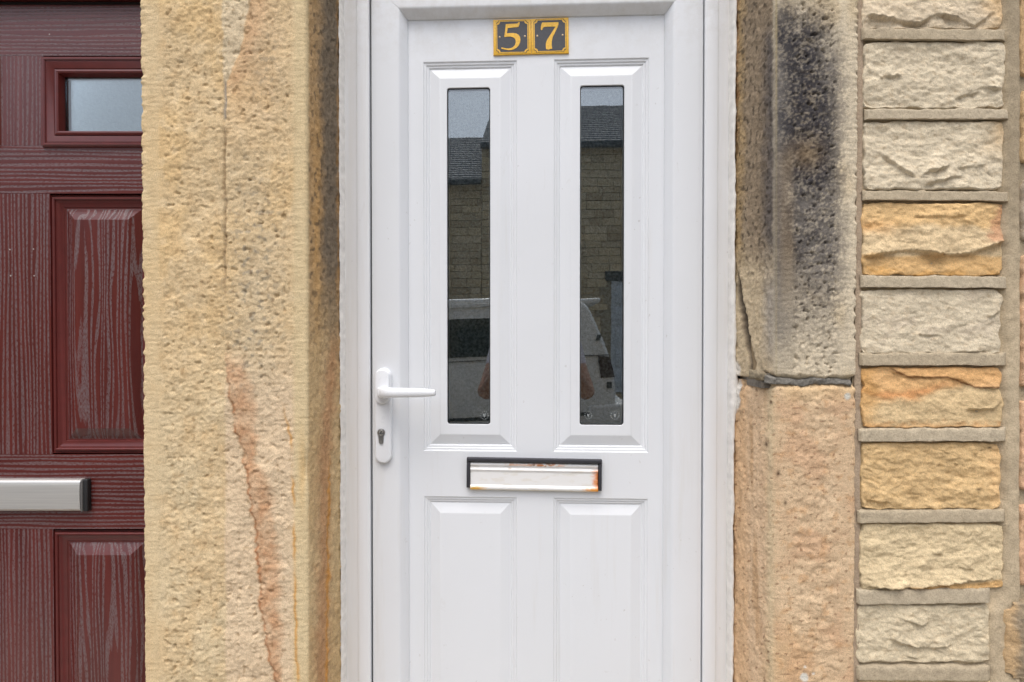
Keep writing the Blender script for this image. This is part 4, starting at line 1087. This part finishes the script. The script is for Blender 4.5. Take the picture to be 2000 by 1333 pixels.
# flap: rolled ridges at top and bottom, rust where the enamel has gone
nu, nv = 220, 64
U, Vv = np.meshgrid(np.linspace(0, 1, nu), np.linspace(0, 1, nv)); U = U.ravel(); Vv = Vv.ravel()
fx = 918.0 + U * (1168.8 - 918.0); fy = (902.5 + 4.6 * U) + Vv * (54.2 + 0.2 * U)
hh = np.interp(Vv, [0, 0.02, 0.06, 0.10, 0.14, 0.19, 0.22, 0.26, 0.30, 0.34, 0.80, 0.83, 0.87, 0.91, 0.94, 0.97, 1.0], [3.0, 5.0, 6.2, 6.0, 3.6, 3.4, 5.6, 6.8, 5.4, 4.6, 4.9, 7.0, 8.4, 8.4, 7.8, 6.2, 3.2]) / 1000
d = np.stack([(fx - 1000) / F, -(fy - 666.5) / F, -np.ones_like(fx)], 1) @ ROT_NP.T
P = np.array(CAM)[None] + d * ((YL - 0.004 - CAM.y) / d[:, 1])[:, None]
P[:, 1] = YL - 0.0025 - hh
bord = (Vv > 1 - 1e-6) | (Vv < 1e-6) | (U < 1e-6) | (U > 1 - 1e-6)
P[bord, 1] = YL - 0.001
n1 = fbm(fx / 9, fy / 5, 601, 3); n2 = fbm(fx / 30, fy / 12, 602, 3)
c = np.tile(np.array([0.79, 0.785, 0.77]), (len(fx), 1))
c = mixc(c, (214, 206, 190), 0.35 * sst(0.1, 0.7, n2))
e_top = np.exp(-((Vv - 0.06) / 0.045) ** 2)
run = np.interp(fx, [985, 996, 1020, 1030, 1045, 1085, 1095, 1110], [0, 0.7, 0.45, 0.6, 0.9, 1, 0.5, 0])
c = mixc(c, (214, 134, 48), e_top * run * sst(-0.4, 0.3, n1 + 0.2))
c = mixc(c, (170, 88, 26), 0.8 * e_top * sst(0.6, 1, run) * sst(-0.2, 0.4, n1))
c = mixc(c, (48, 24, 14), 0.95 * e_top * (np.exp(-((fx - 1042) / 4) ** 2) + np.exp(-((fx - 1069) / 8) ** 2)) * sst(-0.2, 0.4, n1 + 0.1))
re = sst(1152, 1166, fx + 4 * n1) * sst(0.12, 0.3, Vv)
c = mixc(c, (224, 128, 30), 0.85 * re); c = mixc(c, (140, 62, 14), 0.8 * sst(1164.5, 1168, fx + 1.5 * n1) * sst(0.2, 0.34, Vv))
c = mixc(c, (228, 150, 40), 0.95 * sst(1130, 1156, fx + 6 * n1) * sst(0.82, 0.92, Vv + 0.03 * n1))
c = mixc(c, (226, 168, 34), 0.95 * (1 - sst(930, 962, fx + 6 * n1)) * sst(0.82, 0.92, Vv + 0.03 * n1))
c = mixc(c, (214, 200, 160), 0.5 * sst(0.93, 0.98, Vv))
c = mixc(c, (150, 118, 70), 0.6 * np.exp(-((fx - 996) / 3.5) ** 2 - ((Vv - 0.2) / 0.03) ** 2))
idx = np.arange(nu * nv).reshape(nv, nu)
Fq = np.stack([idx[:-1, :-1], idx[1:, :-1], idx[1:, 1:], idx[:-1, 1:]], -1).reshape(-1, 4)
fo = rel2(mesh_np('flap', P, Fq, FLAP, None, c)); fo['label'] = 'white flap with orange rust at its edges'

# ================================================================== MAROON DOOR (local frame: x right, y inwards, z up)
DM = 1.285
fwd = Vector((-math.sin(YAW), math.cos(YAW), 0))
root = CAM + fwd * DM; root.z = ZB + 0.03
md = empty('front_door', root, (0, 0, YAW))
tag(md, 'maroon wood grained front door with raised panels and a steel letter plate', 'door')
def MX(px): return (px - 1000) * DM / F
def MZ(py): return CAM.z - (py - 653.5) * DM / F - root.z
def mbox(name, mat, px0, px1, py0, py1, y0, y1, bev=0.0, parent=None):
    return box(name, mat, parent or md, MX(px0), MX(px1), y0, y1, MZ(py1), MZ(py0), bev)
PB = 1720                                              # foot of the door
HALF = [(100, 300, 382, 885), (100, 300, 1038, 1560)]
Lm = lambda p: 92 - p                                  # mirror about the middle of the door (x = 46)
# rails and stiles with their own grain
mbox('top_rail', WOOD_H, -290, 382, 14, 112, 0, 0.03)
mbox('upper_rail', WOOD_H, -290, 382, 286, 379, 0, 0.03)
mbox('middle_rail', WOOD_H, -290, 382, 888, 1035, 0, 0.03)
mbox('bottom_rail', WOOD_H, -290, 382, 1563, PB, 0, 0.03)
for (a, b, c_, d_) in ((3, 89, 112.4, 285.6), (-8, 100, 379.4, 887.6), (-8, 100, 1035.4, 1562.6)):
    mbox('muntin', WOOD_V, a, b, c_, d_, 0.0002, 0.03)
for (a, b) in ((300, 382), (-290, -208)):
    for (c_, d_) in ((112.4, 285.6), (379.4, 887.6), (1035.4, 1562.6)):
        mbox('stile', WOOD_V, a, b, c_, d_, 0.0002, 0.03)
SM = DM / F
def lp(x0, x1, z0, z1, prof):
    out = []
    for i, dd in prof:
        k = i * SM
        out.append([(x0 + k, -dd / 1000, z0 + k), (x1 - k, -dd / 1000, z0 + k), (x1 - k, -dd / 1000, z1 - k), (x0 + k, -dd / 1000, z1 - k)])
    return out
mould = [(0, 0), (0.8, -4), (3.6, -4.5), (4.4, 0.2), (5.4, 1.4), (7.6, 1.4), (8.8, 0.2), (9.6, -2.6), (11, -3), (13, -4), (18, -7), (22, -8), (23, -9.5), (26, -9.8)]
fieldp = [(26, -9.8), (27.5, -9.2), (28.5, -8.4), (47, 0.6), (48, 1.2), (49.5, 1.3)]
for (a, b, c_, d_) in HALF:
    for mir in (0, 1):
        x0, x1 = (MX(a), MX(b)) if not mir else (MX(Lm(b)), MX(Lm(a)))
        m1 = loops_mesh('panel_moulding', WOOD_S, md, lp(x0, x1, MZ(d_), MZ(c_), mould), close_last=False)
        m2 = loops_mesh('raised_panel', WOOD_P, md, lp(x0, x1, MZ(d_), MZ(c_), fieldp))
bol = [(-1.5, 0), (0.0, 5), (2.5, 7.5), (5, 7.5), (6.5, 6), (7, 4.5), (8, 4.5), (9, 5), (20, 2), (21.5, 1), (22, 0), (23.5, 3.0), (27, 4.2), (30, 3), (31, 0), (33, -14)]
for mir in (0, 1):
    a, b = (90, 330)
    x0, x1 = (MX(a), MX(b)) if not mir else (MX(Lm(b)), MX(Lm(a)))
    z0, z1 = MZ(289), MZ(116.5)
    loops_mesh('window_moulding', WOOD_S, md, lp(x0, x1, z0, z1, bol), close_last=False)
    k = 30 * SM
    pn = box('pane', mat_glass('frost_front_%d' % mir, 0.10, (0.86, 0.9, 0.9), 0.03), md, x0 + k, x1 - k, 0.012, 0.016, z0 + k, z1 - k)
    box('frosted_pane', OBSCURE_PALE, pn, x0 + k, x1 - k, 0.026, 0.030, z0 + k, z1 - k)
box('door_core', WOOD_S, md, MX(-290), MX(382), 0.032, 0.05, MZ(PB), MZ(14))
# a pair of nail marks rows on the stile, bare fixings of a lost knocker
NAIL = plain('nail_head', (0.5, 0.45, 0.42), 0.5)
for (a, b) in ((21, 488), (67, 487), (22, 539), (68, 539), (102, 71)):
    bm = bmesh.new(); bmesh.ops.create_uvsphere(bm, u_segments=8, v_segments=5, radius=0.0016)
    for v in bm.verts: v.co = Vector((MX(a) + v.co.x, v.co.y * 0.5, MZ(b) + v.co.z))
    bm_obj('nail_mark', bm, NAIL, md, smooth=True)
# letter plate
lpz0, lpz1 = MZ(996), MZ(935)
def steel_strip(name, mat, px0, px1, parent):
    n = 14; pr = [(0.0, lpz0), (0.010, lpz0), (0.0135, lpz0 + 0.0012), (0.0155, lpz0 + 0.004)]
    pr += [(0.0165 + 0.0012 * math.sin(math.pi * t), lpz0 + 0.005 + (lpz1 - lpz0 - 0.011) * t) for t in np.linspace(0, 1, 7)]
    pr += [(0.0150, lpz1 - 0.003), (0.012, lpz1 - 0.0008), (0.008, lpz1), (0.0, lpz1)]
    bm = bmesh.new(); A = [bm.verts.new((MX(px0), -y, z)) for y, z in pr]; B = [bm.verts.new((MX(px1), -y, z)) for y, z in pr]
    for i in range(len(pr) - 1): bm.faces.new((A[i], A[i + 1], B[i + 1], B[i]))
    bm.faces.new(A[::-1]); bm.faces.new(B)
    return bm_obj(name, bm, mat, parent, smooth=True)
lpl = steel_strip('letter_plate', BRUSHED, -72, 164, md); lpl['label'] = 'brushed steel flap with black end cap'
for (a, b, dp, m_) in ((164.3, 167.5, 0, plain('grey_cap', (0.16, 0.16, 0.16), 0.4)), (167.6, 176.5, 0, GASKET)):
    box('end_cap', m_, lpl, MX(a), MX(b), -0.016 if b < 170 else -0.013, 0.0, lpz0 - 0.0015, lpz1 + 0.0003, 0.0025, 3)
box('end_cap', GASKET, lpl, MX(-85), MX(-72.3), -0.015, 0, lpz0 - 0.001, lpz1, 0.0025, 3)
# its dark frame
mf = empty('door_frame', root, (0, 0, YAW)); tag(mf, 'dark maroon frame around the wood grained door', 'door frame')
box('head_bar', WOOD_S, mf, MX(-360), MX(408), -0.030, 0.05, MZ(5.5), MZ(-50), 0.004)
box('added_fanlight_pane', mat_glass('added_fan_glass', 0.1, (0.5, 0.55, 0.55), 0.02), mf, MX(-360), MX(408), 0.0, 0.01, MZ(-50.5), 2.72 - root.z)  # unseen fanlight, likewise added to keep lintel shade off the maroon door
box('added_fanlight_backing', OBSCURE_PALE, mf, MX(-360), MX(408), 0.02, 0.03, MZ(-50.5), 2.72 - root.z)
box('jamb_post', WOOD_S, mf, MX(384), MX(408), -0.026, 0.05, MZ(PB), MZ(6), 0.003)
box('jamb_post', WOOD_S, mf, MX(-360), MX(-292), -0.026, 0.05, MZ(PB), MZ(6), 0.003)
box('head_shade_strip', GASKET, mf, MX(-290), MX(382), 0.004, 0.04, MZ(13), MZ(6.5))  # black strip standing for the shade under the head bar

# ================================================================== THE STREET BEHIND THE CAMERA (seen in the panes)
def m_island(name, cols, rough=0.9):
    m, nt, p = M(name); n = N(nt)
    gi = n('NewGeometry').outputs['Random Per Island']; oi = n('ObjectInfo').outputs['Random']
    r = n.math('FRACT', n.math('ADD', gi, oi))
    c = n.ramp(r, [(i / (len(cols) - 1), lin(k)) for i, k in enumerate(cols)])
    g = n.noise(n('TexCoord').outputs['Object'], 30, 4, 0.6)
    c = n.mix(1.0, c, n.ramp(g, [(0.3, 0.75), (0.7, 1.2)]), 'MULTIPLY')
    nt.links.new(c, p.inputs['Base Color']); p.inputs['Roughness'].default_value = rough
    return m
HSTONE = m_island('terrace_stone', [(208, 188, 150), (222, 200, 160), (186, 164, 128), (228, 208, 172), (198, 178, 144)])
HMORT = plain('terrace_mortar', lin((170, 156, 130)), 0.95)
SLATE = m_island('roof_slate', [(78, 82, 90), (92, 96, 104), (68, 72, 80)], 0.6)
DOORW = plain('white_paint', (0.62, 0.65, 0.67), 0.4)
WINDG = plain('dark_window', (0.02, 0.025, 0.03), 0.08)
TERR_Y = -9.9
def terrace(x0, x1, eave, ridge, label, seed, opens):
    h = empty('terraced_house', ((x0 + x1) / 2, TERR_Y, SLOPE * (x0 + x1) / 2))
    tag(h, label, 'house', 'houses across the street')
    zb_ = SLOPE * x0 - 0.3
    rel(box('wall', HMORT, None, x0, x1, TERR_Y - 6.0, TERR_Y - 0.02, zb_, eave - 0.01), h)
    rs = random.Random(seed)
    big = bmesh.new(); nbig = 0; shared = None; nind = 0
    z = zb_ + 0.3; row = 0
    while z < eave - 0.1:
        hgt = rs.choice([0.13, 0.15, 0.17]); x = x0 + 0.005
        while x < x1 - 0.05:
            wd = min(rs.uniform(0.2, 0.48), x1 - 0.005 - x)
            hit = any(a - 0.02 < x + wd and x < b + 0.02 and c - 0.02 < z + hgt and z < d + 0.02 for a, b, c, d in opens)
            if not hit and wd > 0.08:
                dep = rs.uniform(0.0, 0.018)
                vis = (-1.9 < x < -0.85 or 0.7 < x < 1.9) and 1.9 < z < 5.2
                if vis and nind < 140:
                    if shared is None:
                        b_ = bmesh.new(); add_box(b_, -0.5, 0.5, -0.5, 0.5, -0.5, 0.5); shared = bpy.data.meshes.new('stone'); b_.to_mesh(shared); b_.free(); shared.materials.append(HSTONE)
                    s_ = bpy.data.objects.new('stone', shared); COL.objects.link(s_)
                    s_.location = (x + wd / 2, TERR_Y - 0.015 + dep / 2, z + hgt / 2); s_.scale = (wd - 0.012, 0.05 + dep, hgt - 0.012)
                    rel(s_, h); nind += 1
                else:
                    add_box(big, x + 0.006, x + wd - 0.006, TERR_Y - 0.04, TERR_Y + 0.01 + dep, z + 0.006, z + hgt - 0.006)
            x += wd
        z += hgt
    o = rel(bm_obj('stonework', big, HSTONE, None), h); o['kind'] = 'stuff'
    # slate roof
    bm = bmesh.new(); yr = TERR_Y - 3.0
    add = [(x0, TERR_Y + 0.2, eave - 0.1), (x1, TERR_Y + 0.2, eave - 0.1), (x1, yr, ridge), (x0, yr, ridge)]
    rows = 22
    for r_ in range(rows):
        t0, t1 = r_ / rows, (r_ + 1) / rows
        ya, yb2 = TERR_Y + 0.2 + (yr - TERR_Y - 0.2) * t0, TERR_Y + 0.2 + (yr - TERR_Y - 0.2) * t1
        za, zc = eave - 0.1 + (ridge - eave + 0.1) * t0, eave - 0.1 + (ridge - eave + 0.1) * t1
        x = x0 - (0.15 if r_ % 2 else 0)
        while x < x1:
            a_, b2 = max(x, x0), min(x + 0.294, x1)
            if b2 - a_ > 0.02:
                vs = [bm.verts.new(p) for p in ((a_, ya, za + 0.02), (b2, ya, za + 0.02), (b2, yb2, zc), (a_, yb2, zc))]; bm.faces.new(vs)
                vs = [bm.verts.new(p) for p in ((a_, ya, za), (b2, ya, za), (b2, ya, za + 0.02), (a_, ya, za + 0.02))]; bm.faces.new(vs)
            x += 0.3
    rf = rel(bm_obj('slates', bm, SLATE, None), h); rf['kind'] = 'stuff'
    prism2 = bmesh.new()
    A = [(TERR_Y + 0.15, eave - 0.12), (yr, ridge - 0.03), (TERR_Y - 6.2, eave - 0.12)]
    a = [prism2.verts.new((x0 + 0.01, y, z)) for y, z in A]; b = [prism2.verts.new((x1 - 0.01, y, z)) for y, z in A]
    prism2.faces.new(a); prism2.faces.new(b[::-1])
    for i in range(3): prism2.faces.new((a[i], b[i], b[(i + 1) % 3], a[(i + 1) % 3]))
    rel(bm_obj('gable', prism2, HMORT, None), h)
    rel(box('gutter', DARK_PLASTIC, None, x0, x1, TERR_Y + 0.2, TERR_Y + 0.3, eave - 0.18, eave - 0.09), h)
    for k, (a1, b1, c1, d1) in enumerate(opens):
        if d1 - c1 > 1.7:
            dr = rel(box('door', DOORW, None, a1, b1, TERR_Y - 0.1, TERR_Y - 0.0, c1, d1), h)
            nzp = 5
            for r_ in range(nzp):
                pz = c1 + 0.12 + r_ * (d1 - c1 - 0.16) / nzp
                p_ = box('door_board', DOORW, None, a1 + 0.08, b1 - 0.08, TERR_Y, TERR_Y + 0.025, pz, pz + (d1 - c1 - 0.16) / nzp - 0.06, 0.01)
                p_.parent = dr
        else:
            wn = rel(box('window', DOORW, None, a1, b1, TERR_Y - 0.1, TERR_Y - 0.03, c1, d1), h)
            p_ = box('pane', WINDG, None, a1 + 0.07, b1 - 0.07, TERR_Y - 0.028, TERR_Y - 0.02, c1 + 0.07, d1 - 0.07)
            p_.parent = wn
        rel(box('lintel', plain('dark_lintel_%d_%d' % (seed, k), (0.07, 0.068, 0.06), 0.9), None, a1 - 0.12, b1 + 0.12, TERR_Y - 0.06, TERR_Y + 0.03, d1 + 0.004, d1 + 0.2), h)
    if x0 > -11: rel(box('chimney', HSTONE, None, x0 + 1.3, x0 + 2.0, yr - 0.35, yr + 0.35, ridge - 0.4, ridge + 0.9), h)
    return h
terrace(-1.08, 4.4, 5.2, 7.1, 'taller stone terraced house with a white panelled door across the street', 3, [(1.48, 2.42, 0.25, 2.45), (3.0, 4.0, 1.2, 2.5), (2.9, 4.0, 3.6, 4.8)])
terrace(-6.2, -1.08, 4.5, 6.35, 'lower stone terraced house stepped down the hill across the street', 4, [(-5.4, -4.5, -0.2, 1.9), (-3.9, -2.6, 0.9, 2.2), (-3.9, -2.6, 3.0, 4.2)])
terrace(4.41, 9.6, 5.6, 7.5, 'highest stone terraced house up the hill across the street', 5, [(7.0, 8.2, 1.5, 2.8)])
terrace(-11.4, -6.21, 4.2, 6.0, 'lowest stone terraced house at the foot of the row across the street', 6, [(-9.0, -7.7, 0.7, 2.0)])

# ---- white van parked across the road
VANP = plain('van_white', (0.88, 0.88, 0.86), 0.25, var=0.05, scale=6)
TYRE = plain('tyre_rubber', (0.02, 0.02, 0.02), 0.9); RIM = plain('wheel_rim', (0.35, 0.35, 0.36), 0.35, 0.8)
VGLASS = plain('van_glass', (0.02, 0.03, 0.03), 0.06); LAMP = plain('tail_lamp', (0.05, 0.022, 0.02), 0.25); TRIM = plain('van_trim', (0.04, 0.04, 0.04), 0.5)
van = empty('parked_van', (0.90, -5.65, -0.12 + SLOPE * 0.9), (0, -math.atan(SLOPE), 0))
tag(van, 'white van with dark side windows parked across the road', 'van')
# local: x from the tail (0) forwards (negative), y towards the door (+0.92), z up
side = [(0.0, 0.42), (0.0, 0.95), (-0.05, 1.25), (-0.16, 1.60), (-0.24, 1.80), (-0.34, 1.88), (-0.7, 1.93), (-2.0, 1.96), (-2.9, 1.92), (-3.15, 1.84), (-3.85, 1.22), (-4.45, 1.05), (-4.62, 0.9), (-4.66, 0.4), (-4.3, 0.32), (-0.2, 0.32)]
bm = bmesh.new()
def ringv(y, ins):
    return [bm.verts.new((x, y, z - max(0, (z - 1.2)) * 0.0)) for x, z in side]
ys = [(-0.90, 0.16), (-0.94, 0.0), (0.94, 0.0), (0.90, 0.16)]
rs_ = []
for y, k in ((-0.94, 1), (0.94, 1)):
    rs_.append([bm.verts.new((x, y * (1 - 0.13 * max(0, z - 1.2)), z)) for x, z in side])
n = len(side)
for i in range(n): bm.faces.new((rs_[0][i], rs_[0][(i + 1) % n], rs_[1][(i + 1) % n], rs_[1][i]))
bm.faces.new(rs_[0][::-1]); bm.faces.new(rs_[1])
bmesh.ops.recalc_face_normals(bm, faces=bm.faces)
bmesh.ops.bevel(bm, geom=bm.edges[:], offset=0.035, segments=3, affect='EDGES', profile=0.5)
bm_obj('body', bm, VANP, van, smooth=True)
def vside(name, mat, pts, yoff, th, parent=van, sgn=1):
    bm = bmesh.new()
    f = lambda z: 0.94 * (1 - 0.13 * max(0, z - 1.2))
    a = [bm.verts.new((x, sgn * (f(z) + yoff), z)) for x, z in pts]; b = [bm.verts.new((x, sgn * (f(z) + yoff - th), z)) for x, z in pts]
    n = len(pts); bm.faces.new(a); bm.faces.new(b[::-1])
    for i in range(n): bm.faces.new((a[i], b[i], b[(i + 1) % n], a[(i + 1) % n]))
    return bm_obj(name, bm, mat, parent)
for sg in (1, -1):
    vside('side_window', VGLASS, [(-0.42, 1.33), (-0.50, 1.70), (-1.20, 1.72), (-1.20, 1.33)], 0.006, 0.03, van, sg)
    vside('side_window', VGLASS, [(-1.30, 1.31), (-1.30, 1.72), (-2.6, 1.74), (-2.6, 1.31)], 0.006, 0.03, van, sg)
    vside('side_window', VGLASS, [(-2.70, 1.30), (-2.70, 1.76), (-3.05, 1.74), (-3.52, 1.30)], 0.006, 0.03, van, sg)
    vside('tail_lamp', LAMP, [(-0.005, 1.02), (-0.05, 1.24), (-0.17, 1.26), (-0.15, 1.02)], 0.008, 0.04, van, sg)
    vside('rub_strip', TRIM, [(-0.1, 0.62), (-0.1, 0.655), (-4.3, 0.655), (-4.3, 0.62)], 0.008, 0.03, van, sg)
    vside('waist_line', TRIM, [(-0.06, 1.262), (-0.06, 1.27), (-3.6, 1.27), (-3.6, 1.262)], 0.003, 0.02, van, sg)
    vside('roof_rail', VANP, [(-0.5, 1.845), (-0.5, 1.875), (-2.9, 1.885), (-2.9, 1.855)], 0.02, 0.05, van, sg)
    vside('door_hinge', TRIM, [(-0.14, 1.42), (-0.12, 1.48), (-0.16, 1.48), (-0.18, 1.42)], 0.02, 0.05, van, sg)
    vside('door_hinge', TRIM, [(-0.04, 0.90), (-0.04, 0.97), (-0.09, 0.97), (-0.09, 0.90)], 0.02, 0.05, van, sg)
box('rear_bumper', VANP, van, -0.32, 0.13, -0.93, 0.955, 0.44, 0.74, 0.05, 4)
box('front_bumper', TRIM, van, -4.75, -4.4, -0.9, 0.9, 0.3, 0.6, 0.05, 3)
box('spoiler', VANP, van, -0.45, -0.10, -0.78, 0.80, 1.83, 1.885, 0.02, 3)
prs = [(-3.20, 1.80), (-3.80, 1.26)]
bm = bmesh.new(); vs = [bm.verts.new(p) for p in ((-3.23, -0.75, 1.80), (-3.23, 0.75, 1.80), (-3.87, 0.80, 1.24), (-3.87, -0.80, 1.24))]; bm.faces.new(vs)
bmesh.ops.solidify(bm, geom=bm.faces[:], thickness=0.02); bm_obj('windscreen', bm, VGLASS, van)
for (wx, sg) in ((-0.95, 1), (-0.95, -1), (-3.75, 1), (-3.75, -1)):
    wl = empty('wheel', (wx, sg * 0.84, 0.33)); wl.parent = van
    def disc(name, mat, r0, r1, y0, y1):
        bm = bmesh.new(); pts = circ(0, 0, r0, 28); add_prism(bm, pts, y0, y1)
        es = [e for e in bm.edges if abs(e.verts[0].co.y - e.verts[1].co.y) < 1e-6]
        bmesh.ops.bevel(bm, geom=es, offset=0.025, segments=3, affect='EDGES'); return bm_obj(name, bm, mat, wl, smooth=True)
    disc('tyre', TYRE, 0.33, 0, -0.115, 0.115); disc('rim', RIM, 0.21, 0, -0.12, 0.125)

# ---- the photographer, who shows in the panes: elbows out, camera before the face
SKIN = plain('skin', (0.36, 0.20, 0.14), 0.55, var=0.08, scale=30); SHIRT = plain('lilac_shirt', (0.55, 0.55, 0.66), 0.9, bump=0.2, scale=60, var=0.08)
JEANS = plain('dark_jeans', (0.03, 0.035, 0.05), 0.9); HAIR = plain('dark_hair', (0.015, 0.012, 0.01), 0.6); SHOE = plain('dark_shoe', (0.02, 0.02, 0.02), 0.6)
EYE = plain('eye', (0.6, 0.6, 0.58), 0.2); LIP = plain('lip', (0.22, 0.08, 0.07), 0.5)
GZ = 0.014
person = empty('person', (0.0, -1.48, GZ)); tag(person, 'person in a pale lilac shirt holding a camera, elbows out', 'person')
def skin_obj(name, mat, verts, edges, radii, roots, parent=person, sub=2):
    me = bpy.data.meshes.new(name); me.from_pydata(verts, edges, [])
    o = link(name, me, mat, None); rel(o, parent)
    sk = o.modifiers.new('skin', 'SKIN'); sk.use_smooth_shade = True
    sv = me.skin_vertices[0].data
    for i, r_ in enumerate(radii):
        sv[i].radius = (r_, r_) if not isinstance(r_, tuple) else r_
        sv[i].use_root = i in roots
    ss = o.modifiers.new('sub', 'SUBSURF'); ss.levels = sub; ss.render_levels = sub
    return o
YP = -1.48
bv = [(0, YP, 0.90), (0, YP - 0.01, 1.08), (0, YP, 1.26), (0, YP + 0.01, 1.40), (0, YP + 0.02, 1.47), (0, YP + 0.05, 1.56), (0, YP + 0.05, 1.66)]
br = [(0.15, 0.11), (0.135, 0.10), (0.15, 0.105), (0.10, 0.08), 0.052, (0.07, 0.085), (0.062, 0.075)]
be = [(i, i + 1) for i in range(6)]
fing = []
for s in (-1, 1):
    b0 = len(bv)
    bv += [(s * 0.170, YP + 0.01, 1.385), (s * 0.200, YP + 0.09, 1.24), (s * 0.250, YP + 0.20, 1.105), (s * 0.175, YP + 0.255, 1.22), (s * 0.10, YP + 0.30, 1.325), (s * 0.075, YP + 0.315, 1.365)]
    br += [0.062, 0.050, 0.042, 0.040, 0.028, (0.034, 0.02)]
    be += [(3, b0), (b0, b0 + 1), (b0 + 1, b0 + 2), (b0 + 2, b0 + 3), (b0 + 3, b0 + 4), (b0 + 4, b0 + 5)]
    for q, (dz, ln) in enumerate(((0.024, 0.036), (0.008, 0.040), (-0.008, 0.037), (-0.024, 0.030))):
        f0 = len(bv)
        bv += [(s * 0.072, YP + 0.33, 1.372 + dz), (s * 0.062, YP + 0.345, 1.376 + dz), (s * (0.062 - ln * 0.8), YP + 0.347, 1.378 + dz)]
        br += [0.010, 0.009, 0.008]; be += [(b0 + 5, f0), (f0, f0 + 1), (f0 + 1, f0 + 2)]
    f0 = len(bv)
    bv += [(s * 0.062, YP + 0.295, 1.385), (s * 0.04, YP + 0.275, 1.392)]; br += [0.011, 0.009]; be += [(b0 + 5, f0), (f0, f0 + 1)]
    b0 = len(bv)
    bv += [(s * 0.095, YP, 0.84), (s * 0.105, YP + 0.01, 0.48), (s * 0.11, YP - 0.01, 0.10), (s * 0.115, YP + 0.06, 0.055)]
    br += [0.085, 0.058, 0.040, 0.040]; be += [(0, b0), (b0, b0 + 1), (b0 + 1, b0 + 2), (b0 + 2, b0 + 3)]
skin_obj('body', SKIN, bv, be, br, {0})
sv_ = [(0, YP, 0.92), (0, YP - 0.01, 1.08), (0, YP, 1.26), (0, YP + 0.01, 1.405)]; sr = [(0.17, 0.13), (0.155, 0.12), (0.168, 0.122), (0.115, 0.09)]; se = [(0, 1), (1, 2), (2, 3)]
for s in (-1, 1):
    b0 = len(sv_); sv_ += [(s * 0.170, YP + 0.01, 1.388), (s * 0.196, YP + 0.08, 1.255), (s * 0.206, YP + 0.12, 1.205)]; sr += [0.062, 0.054, 0.053]; se += [(3, b0), (b0, b0 + 1), (b0 + 1, b0 + 2)]
skin_obj('shirt', SHIRT, sv_, se, sr, {0})
tv = [(0, YP, 0.93)]; tr_ = [(0.16, 0.125)]; te = []
for s in (-1, 1):
    b0 = len(tv); tv += [(s * 0.095, YP, 0.83), (s * 0.105, YP + 0.01, 0.48), (s * 0.11, YP - 0.005, 0.10)]; tr_ += [0.10, 0.075, 0.062]; te += [(0, b0), (b0, b0 + 1), (b0 + 1, b0 + 2)]
skin_obj('trousers', JEANS, tv, te, tr_, {0})
def blob(name, mat, c, r, parent=person, cut=None):
    bm = bmesh.new(); bmesh.ops.create_uvsphere(bm, u_segments=20, v_segments=12, radius=1)
    for v in bm.verts: v.co = Vector((c[0] + v.co.x * r[0], c[1] + v.co.y * r[1], c[2] + v.co.z * r[2]))
    if cut: bmesh.ops.delete(bm, geom=[v for v in bm.verts if cut(v.co)], context='VERTS')
    return rel(bm_obj(name, bm, mat, None, smooth=True), parent)
blob('hair', HAIR, (0, YP + 0.035, 1.655), (0.092, 0.108, 0.095), cut=lambda c: c.z < 1.60 or (c.y > YP + 0.08 and c.z < 1.695))
for s in (-1, 1):
    blob('eye', EYE, (s * 0.03, YP + 0.120, 1.615), (0.012, 0.010, 0.008)); blob('ear', SKIN, (s * 0.078, YP + 0.045, 1.605), (0.012, 0.022, 0.032))
    blob('shoe', SHOE, (s * 0.115, YP + 0.05, 0.045), (0.05, 0.13, 0.046), cut=lambda c: c.z < 0.0 + GZ)
blob('nose', SKIN, (0, YP + 0.130, 1.585), (0.014, 0.020, 0.022)); blob('mouth', LIP, (0, YP + 0.118, 1.548), (0.024, 0.012, 0.008))
CAMB = plain('camera_black', (0.02, 0.02, 0.022), 0.5)
pc = empty('photo_camera', (0, -1.16, 1.345)); tag(pc, 'black photo camera held by the person with elbows out', 'camera')
rel(box('camera_body', CAMB, None, -0.055, 0.055, -1.165, -1.128, 1.345, 1.43, 0.008, 3), pc)
rel(box('viewfinder', CAMB, None, -0.022, 0.022, -1.165, -1.132, 1.43, 1.452, 0.006, 3), pc)
rel(prism('lens', CAMB, None, circ(0, 1.388, 0.032, 28), -1.118, -1.128, 0.002), pc)
